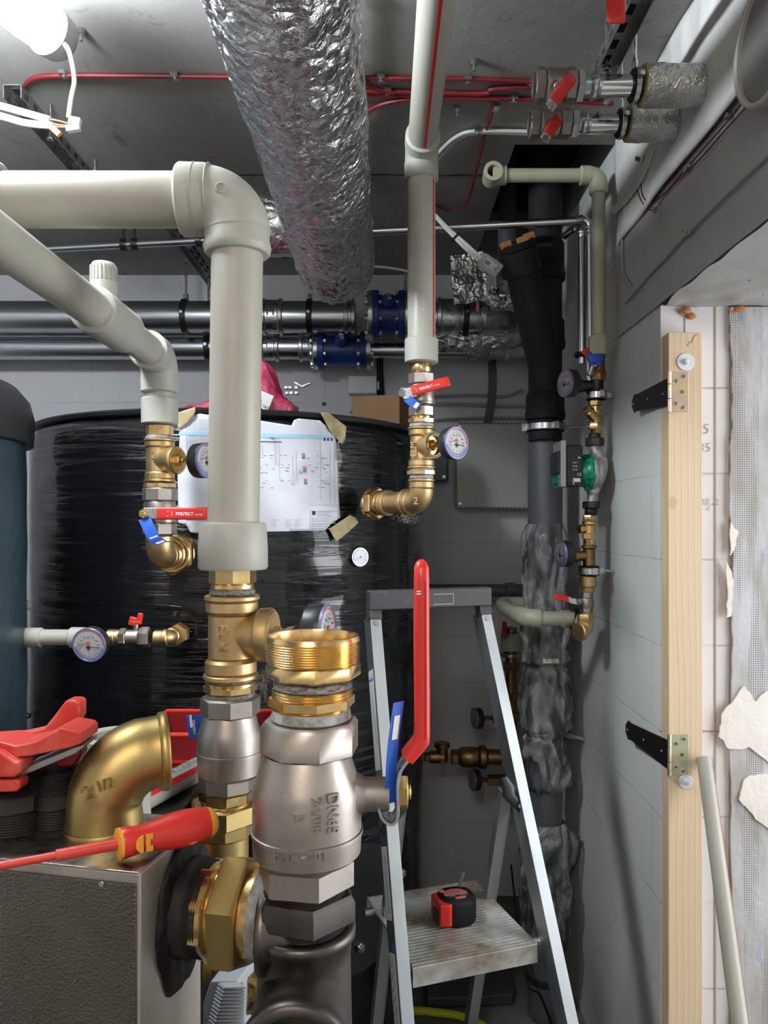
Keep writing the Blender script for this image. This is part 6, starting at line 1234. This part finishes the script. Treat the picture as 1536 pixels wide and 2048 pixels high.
# stickers on the left rail
top, mid, bot = rail(-1); d = (bot-top).normalized(); fn = (v*-1-d*(v*-1).dot(d)).normalized()
def strip(t0, t1): b = B(); R = M((d, u, d.cross(u))).transposed(); b.box(top+d*(t0+t1)/2-u*.0138-fn*.016, (t1-t0, .0008, .034), R); put('sticker', b, 'white_print', t)
strip(.125,.345); strip(.50,.64); strip(.70,.93)
b = B(); q = V((-u.x,-u.y,0))
def rt(s, sz, tt, off=0): b.text(s, sz, top+d*tt-u*.0146+fn*(-.008+off), d, fn)
rt('max. 150 kg  EN 131-2', .0062, .19, -.007); rt('Nie wieder umfallen', .005, .25, -.001)
for k in range(26): R = M((d, u, d.cross(u))).transposed(); b.box(top+d*(.52+k*.0042)-u*.0144+fn*(-.014+.002*(k % 3)), (.0016+.001*(k % 2), .0006, .007), R)
for k in range(40): b.box(top+d*(.71+k*.0052)-u*.0144+fn*(-.006*(k % 4)-.006), (.003, .0006, .003+.0015*(k % 3)), R)
put('sticker_print', b, 'grey_print', t)
b = B(); b.text('KRAUSE', .0085, top+d*.150-u*.0146+fn*(-.031), fn*-1 if False else fn, -d, .0003); b.box(top+d*.69-u*.0146, (.012,.0006,.010), R); put('blue_mark', b, 'blue_print', t)
# tape measure on the platform
tm = thing('tape_measure', 'red and black tape measure lying on the ladder platform, marked 7.5m', 'tape measure', W(905,1825,1.75))
zp = .7015; d_ = (CZ-zp)*F/(1822-HY); c = V(((908-HX)/F*d_, d_, zp)); 
c = pc+u*(-.010)+v*.055; c = V(((912-HX)/F*1.745, 1.745, zp)); ang = .30; Rt = M.Rotation(ang,3,'Z'); hh = .056
b = B(); n = 40
def tmo(a, k=1.0): return c+Rt@V((.043*k*math.copysign(abs(math.cos(a))**.8, math.cos(a)), .040*k*math.copysign(abs(math.sin(a))**.8, math.sin(a)), 0))
b.skin([[b.bm.verts.new(tmo(2*PI*i/n, k)+Z3*h) for i in range(n)] for h, k in ((0,.94),(.004,1.0),(.012,1.02),(hh-.012,1.02),(hh-.004,1.0),(hh,.93))]); put('rubber_body', b, 'black_rubber', tm, sharp=60)
b = B(); b.prism([c+Rt@V((-.052,-.034,.004)), c+Rt@V((-.030,-.040,.004)), c+Rt@V((-.022,-.036,.004)), c+Rt@V((-.030,.030,.004)), c+Rt@V((-.052,.026,.004))], Z3*(hh-.006)); put('red_nose', b, 'red_plastic', tm, bev=.004)
b = B(); b.box(c+Rt@V((-.053,-.010,.022)), (.004,.028,.026), Rt); put('tape_mouth', b, 'black_plastic', tm)
b = B(); b.prism([c+Rt@V((.028*math.cos(a), .026*math.sin(a), hh-.0005)) for a in [0+PI*i/16 for i in range(17)]], Z3*.0012); b.cyl(c+Rt@V((-.026,.022,hh-.002)), Z3, .004, .007, 16); put('red_label', b, 'red_print', tm)
b = B(); b.prism([c+Rt@V((.028*math.cos(a), .026*math.sin(a), hh-.0005)) for a in [-PI*i/16 for i in range(17)]][::-1], Z3*.0010); put('black_label', b, 'black_print', tm)
b = B(); b.box(c+Rt@V((0,-.001,hh+.0008)), (.054,.003,.0006), Rt); b.text('7.5m', .010, c+Rt@V((.026,-.005,hh+.0008)), Rt@V((-1,0,0)), Rt@V((0,-1,0))); b.text('25mm', .006, c+Rt@V((-.004,-.005,hh+.0008)), Rt@V((-1,0,0)), Rt@V((0,-1,0))); put('lettering', b, 'masking', tm)
b = B(); b.box(c+Rt@V((.004,-.018,hh+.0008)), (.024,.008,.001), Rt); put('red_badge', b, 'red_print', tm)
b = B(); b.sweep([c+Rt@V((.020,.030,hh-.008)), c+Rt@V((.026,.034,hh+.010)), c+Rt@V((.036,.040,hh+.028))], Rt@V((.8,-.4,0)), .008, .003, 12); put('belt_clip', b, 'stack_grey', tm)

# ------------------------------------------------------------------ timber post, hinges
t = thing('timber_post', 'pale pine post bolted upright at the door opening', 'timber', V((.685,1.77,0)))
b = B(); b.span((.6465,1.7500,0), (.7235,1.7915,2.032)); put('post', b, 'pine', t, bev=.0015)

def knot(px, py, r, nm='knot'):
    b = B(); p = W(px, py, 1.7498); b.prism([p+V((r*math.cos(a), 0, r*1.9*math.sin(a))) for a in [2*PI*i/24 for i in range(24)]], V((0,-.0002,0))); put(nm, b, 'knot_wood', t)
for x, y, r in ((1346,1006,.008),): knot(x, y, r)
b = B(); b.tube([W(1375,692,1.7495), W(1380,684,1.7495), W(1384,686,1.7495), W(1388,674,1.7495), W(1395,668,1.7495)], .0007, 5); put('pencil_mark', b, 'pencil', t)
for px, py, r in ((1371,724,.0200),(1371,1563,.0160)):
    b = B(); p = W(px, py, 1.7498); b.hollow(p, V((0,-1,0)), .0022, r, .004, 36); put('washer', b, 'washer_zinc', t)
    b = B(); b.hexa(p+V((0,-.002,0)), V((0,-1,0)), .007, .0068); b.cyl(p, V((0,-1,0)), .011, .0045, 12); put('bolt', b, 'washer_zinc', t)
def hinge(y0, y1, m, lab, tipx, tipy, wd, sc):
    t = thing('strap_hinge', lab, 'hinge', W(1350,(y0+y1)/2,1.75), 'hinges on the timber post')
    za, zb = W(0,y0,1.7490).z, W(0,y1,1.7490).z; xa = W(1341,0,1.749).x; xb = W(1377,0,1.749).x; b = B(); b.span((xa,1.7475,zb), (xb,1.7499,za)); plt = put('plate', b, m, t, bev=.0006)
    zc_ = (za+zb)/2; b = B(); b.cyl(V((xa-.004,1.745,zb-.002)), Z3, (za-zb)*.33, .0045, 16); b.cyl(V((xa-.004,1.745,za-(za-zb)*.30)), Z3, (za-zb)*.32, .0045, 16); b.cyl(V((xa-.004,1.745,zb+(za-zb)*.325)), Z3, (za-zb)*.36, .0042, 16); put('barrel', b, m, t)
    for fx, fy in ((.72,.10),(.30,.22),(.28,.80),(.68,.90)):
        b = B(); p = V((xa+(xb-xa)*fx,1.7475,za+(zb-za)*fy)); b.cyl(p, V((0,-1,0)), .0022, .0042, 16); put('screw', b, 'zinc', plt)
        b = B(); b.box(p+V((0,-.0024,0)), (.0045,.0006,.0009)); b.box(p+V((0,-.0024,0)), (.0009,.0006,.0045)); put('screw_cross', b, 'black_print', plt)
    b = B(); b.box((xa+(xb-xa)*.62,1.7471,zc_), (.007,.0012,.007)); put('square_hole', b, 'brass_dark', t)
    # black strap swung back against the wall
    a = V((xa-.006,1.744,zc_)); e = W(tipx, tipy, 1.93 if tipy < 1000 else 1.97); e = V((e.x, e.y, zc_)); dd = (e-a); L = dd.length; dd.normalize(); h = za-zb; nn = dd.cross(Z3)
    b = B(); pts = [a+Z3*h*.42, a+dd*.02+Z3*h*.40]
    pts = [a+Z3*h*.36, a+dd*L*.86+Z3*h*.235, a+dd*L*.94+Z3*h*.26, a+dd*L+Z3*h*.10, a+dd*L-Z3*h*.10, a+dd*L*.94-Z3*h*.26, a+dd*L*.86-Z3*h*.235, a-Z3*h*.36]
    b.prism(pts, nn*.003); put('strap', b, 'black_metal', t)
    for f in (.15, .55, .95): b = B(); b.cyl(a+dd*L*f-nn*.0006+Z3*(-h*.0), nn, .0046, .0028, 12); put('strap_hole', b, 'grey_box', t)
hinge(745, 823, 'yellow_zinc', 'upper yellow zinc hinge with black strap on the pine post', 1264, 812, .03, 1)
hinge(1469, 1549, 'green_zinc', 'lower greenish zinc hinge with black strap on the pine post', 1251, 1447, .03, 1)
# leaning pipe in the doorway
t = thing('leaning_pipe', 'beige plastic pipe with thin red stripe leaning in the doorway right of the pine post', 'pipe', V((.655,1.17,0)))
a, c = W(1408,1515,1.735), V((.650,1.165,.003)); dd = (c-a).normalized()
b = B(); b.hollow(a, dd, (c-a).length, .0165, .0120, 36); put('pipe', b, 'ppr', t)
e = V((.90,-.44,0)); e = (e-dd*e.dot(dd)).normalized(); b = B(); b.bar(a+e*.0163, c+e*.0163, .0040, .0016, e); put('red_stripe', b, 'ppr_stripe', t)
# floor clutter
t = thing('hose', 'bright yellow-green hose on the floor between tank and drain stack', 'hose', V((.2,2.45,0)))
b = B(); b.tube(smooth([Wz(790,2100,.014), Wz(800,2030,.014), Wz(835,2022,.014), Wz(880,2026,.014), Wz(930,2035,.014), Wz(975,2060,.014), Wz(1010,2120,.014)], 8), .0125, 14); put('hose_tube', b, 'hose_yellow', t)
b = B(); p = [Wz(853,2012,.012), Wz(1026,2005,.012), Wz(1030,1990,.012), Wz(1012,1925,.012), Wz(850,1925,.012)]; b.prism([V((q.x,q.y,.003)) for q in p], Z3*.035); single('floor_slab', b, 'dark_slab', 'dark flat slab on the floor behind the ladder beside the drain stack', 'slab', bev=.006)
b = B(); b.grid(lambda u, v: Wz(700+u*70, 2075, 0)+V((0,-.1+.2*v,.05+.05*noise.noise(V((u*6, v*6, 3)))+.04*noise.noise(V((u*15, v*15, 3))))), 30, 30); single('crumpled_film', b, 'stretch_film', 'crumpled black film on the floor at the foot of the tank', 'plastic sheet', sharp=180, solid=.002)
b = B(); b.tube(smooth([Wz(1022,1945,.01)+V((0,0,.38)), W(1050,1950,2.36), W(1080,1990,2.36), Wz(1108,2060,.01)], 6), .0035, 7); single('black_cable', b, 'black_rubber', 'thin black cable hanging in front of the foot of the drain stack', 'cable')
# ------------------------------------------------------------------ light and camera
def area(name, loc, tgt, sx, sy, pw, col):
    l = bpy.data.lights.new(name, 'AREA'); l.shape = 'RECTANGLE'; l.size = sx; l.size_y = sy; l.energy = pw; l.color = col
    o = bpy.data.objects.new(name, l); COL.objects.link(o); o.location = loc; o.rotation_euler = (V(tgt)-V(loc)).to_track_quat('-Z', 'Y').to_euler(); return o
area('hall_daylight', (2.3,.9,1.5), (0,1.3,1.3), 1.1, 1.9, 62, (.92,.96,1.))
area('room_lamp', (-.3,-.9,2.62), (-.2,-.5,0), .6, 1.3, 42, (1.,.89,.80))
w = bpy.data.worlds.new('World'); S.world = w; w.use_nodes = True; w.node_tree.nodes['Background'].inputs[0].default_value = (.5,.55,.6,1); w.node_tree.nodes['Background'].inputs[1].default_value = .05
cam = bpy.data.cameras.new('camera'); co = bpy.data.objects.new('camera', cam); COL.objects.link(co); S.camera = co
co.location = (0,0,CZ); co.rotation_euler = (PI/2,0,0); cam.sensor_fit = 'VERTICAL'; cam.sensor_height = 36; cam.lens = F/2048*36; cam.shift_y = (HY-1024)/2048; cam.clip_start = .02
S.view_settings.view_transform = 'Standard'; S.view_settings.look = 'None'; S.view_settings.gamma = 1; S.view_settings.exposure = -0.22; S.view_settings.use_curve_mapping = False
S.cycles.max_bounces = 8; S.cycles.transparent_max_bounces = 16; S.cycles.use_denoising = True; S.cycles.caustics_reflective = False; S.cycles.sample_clamp_indirect = 4
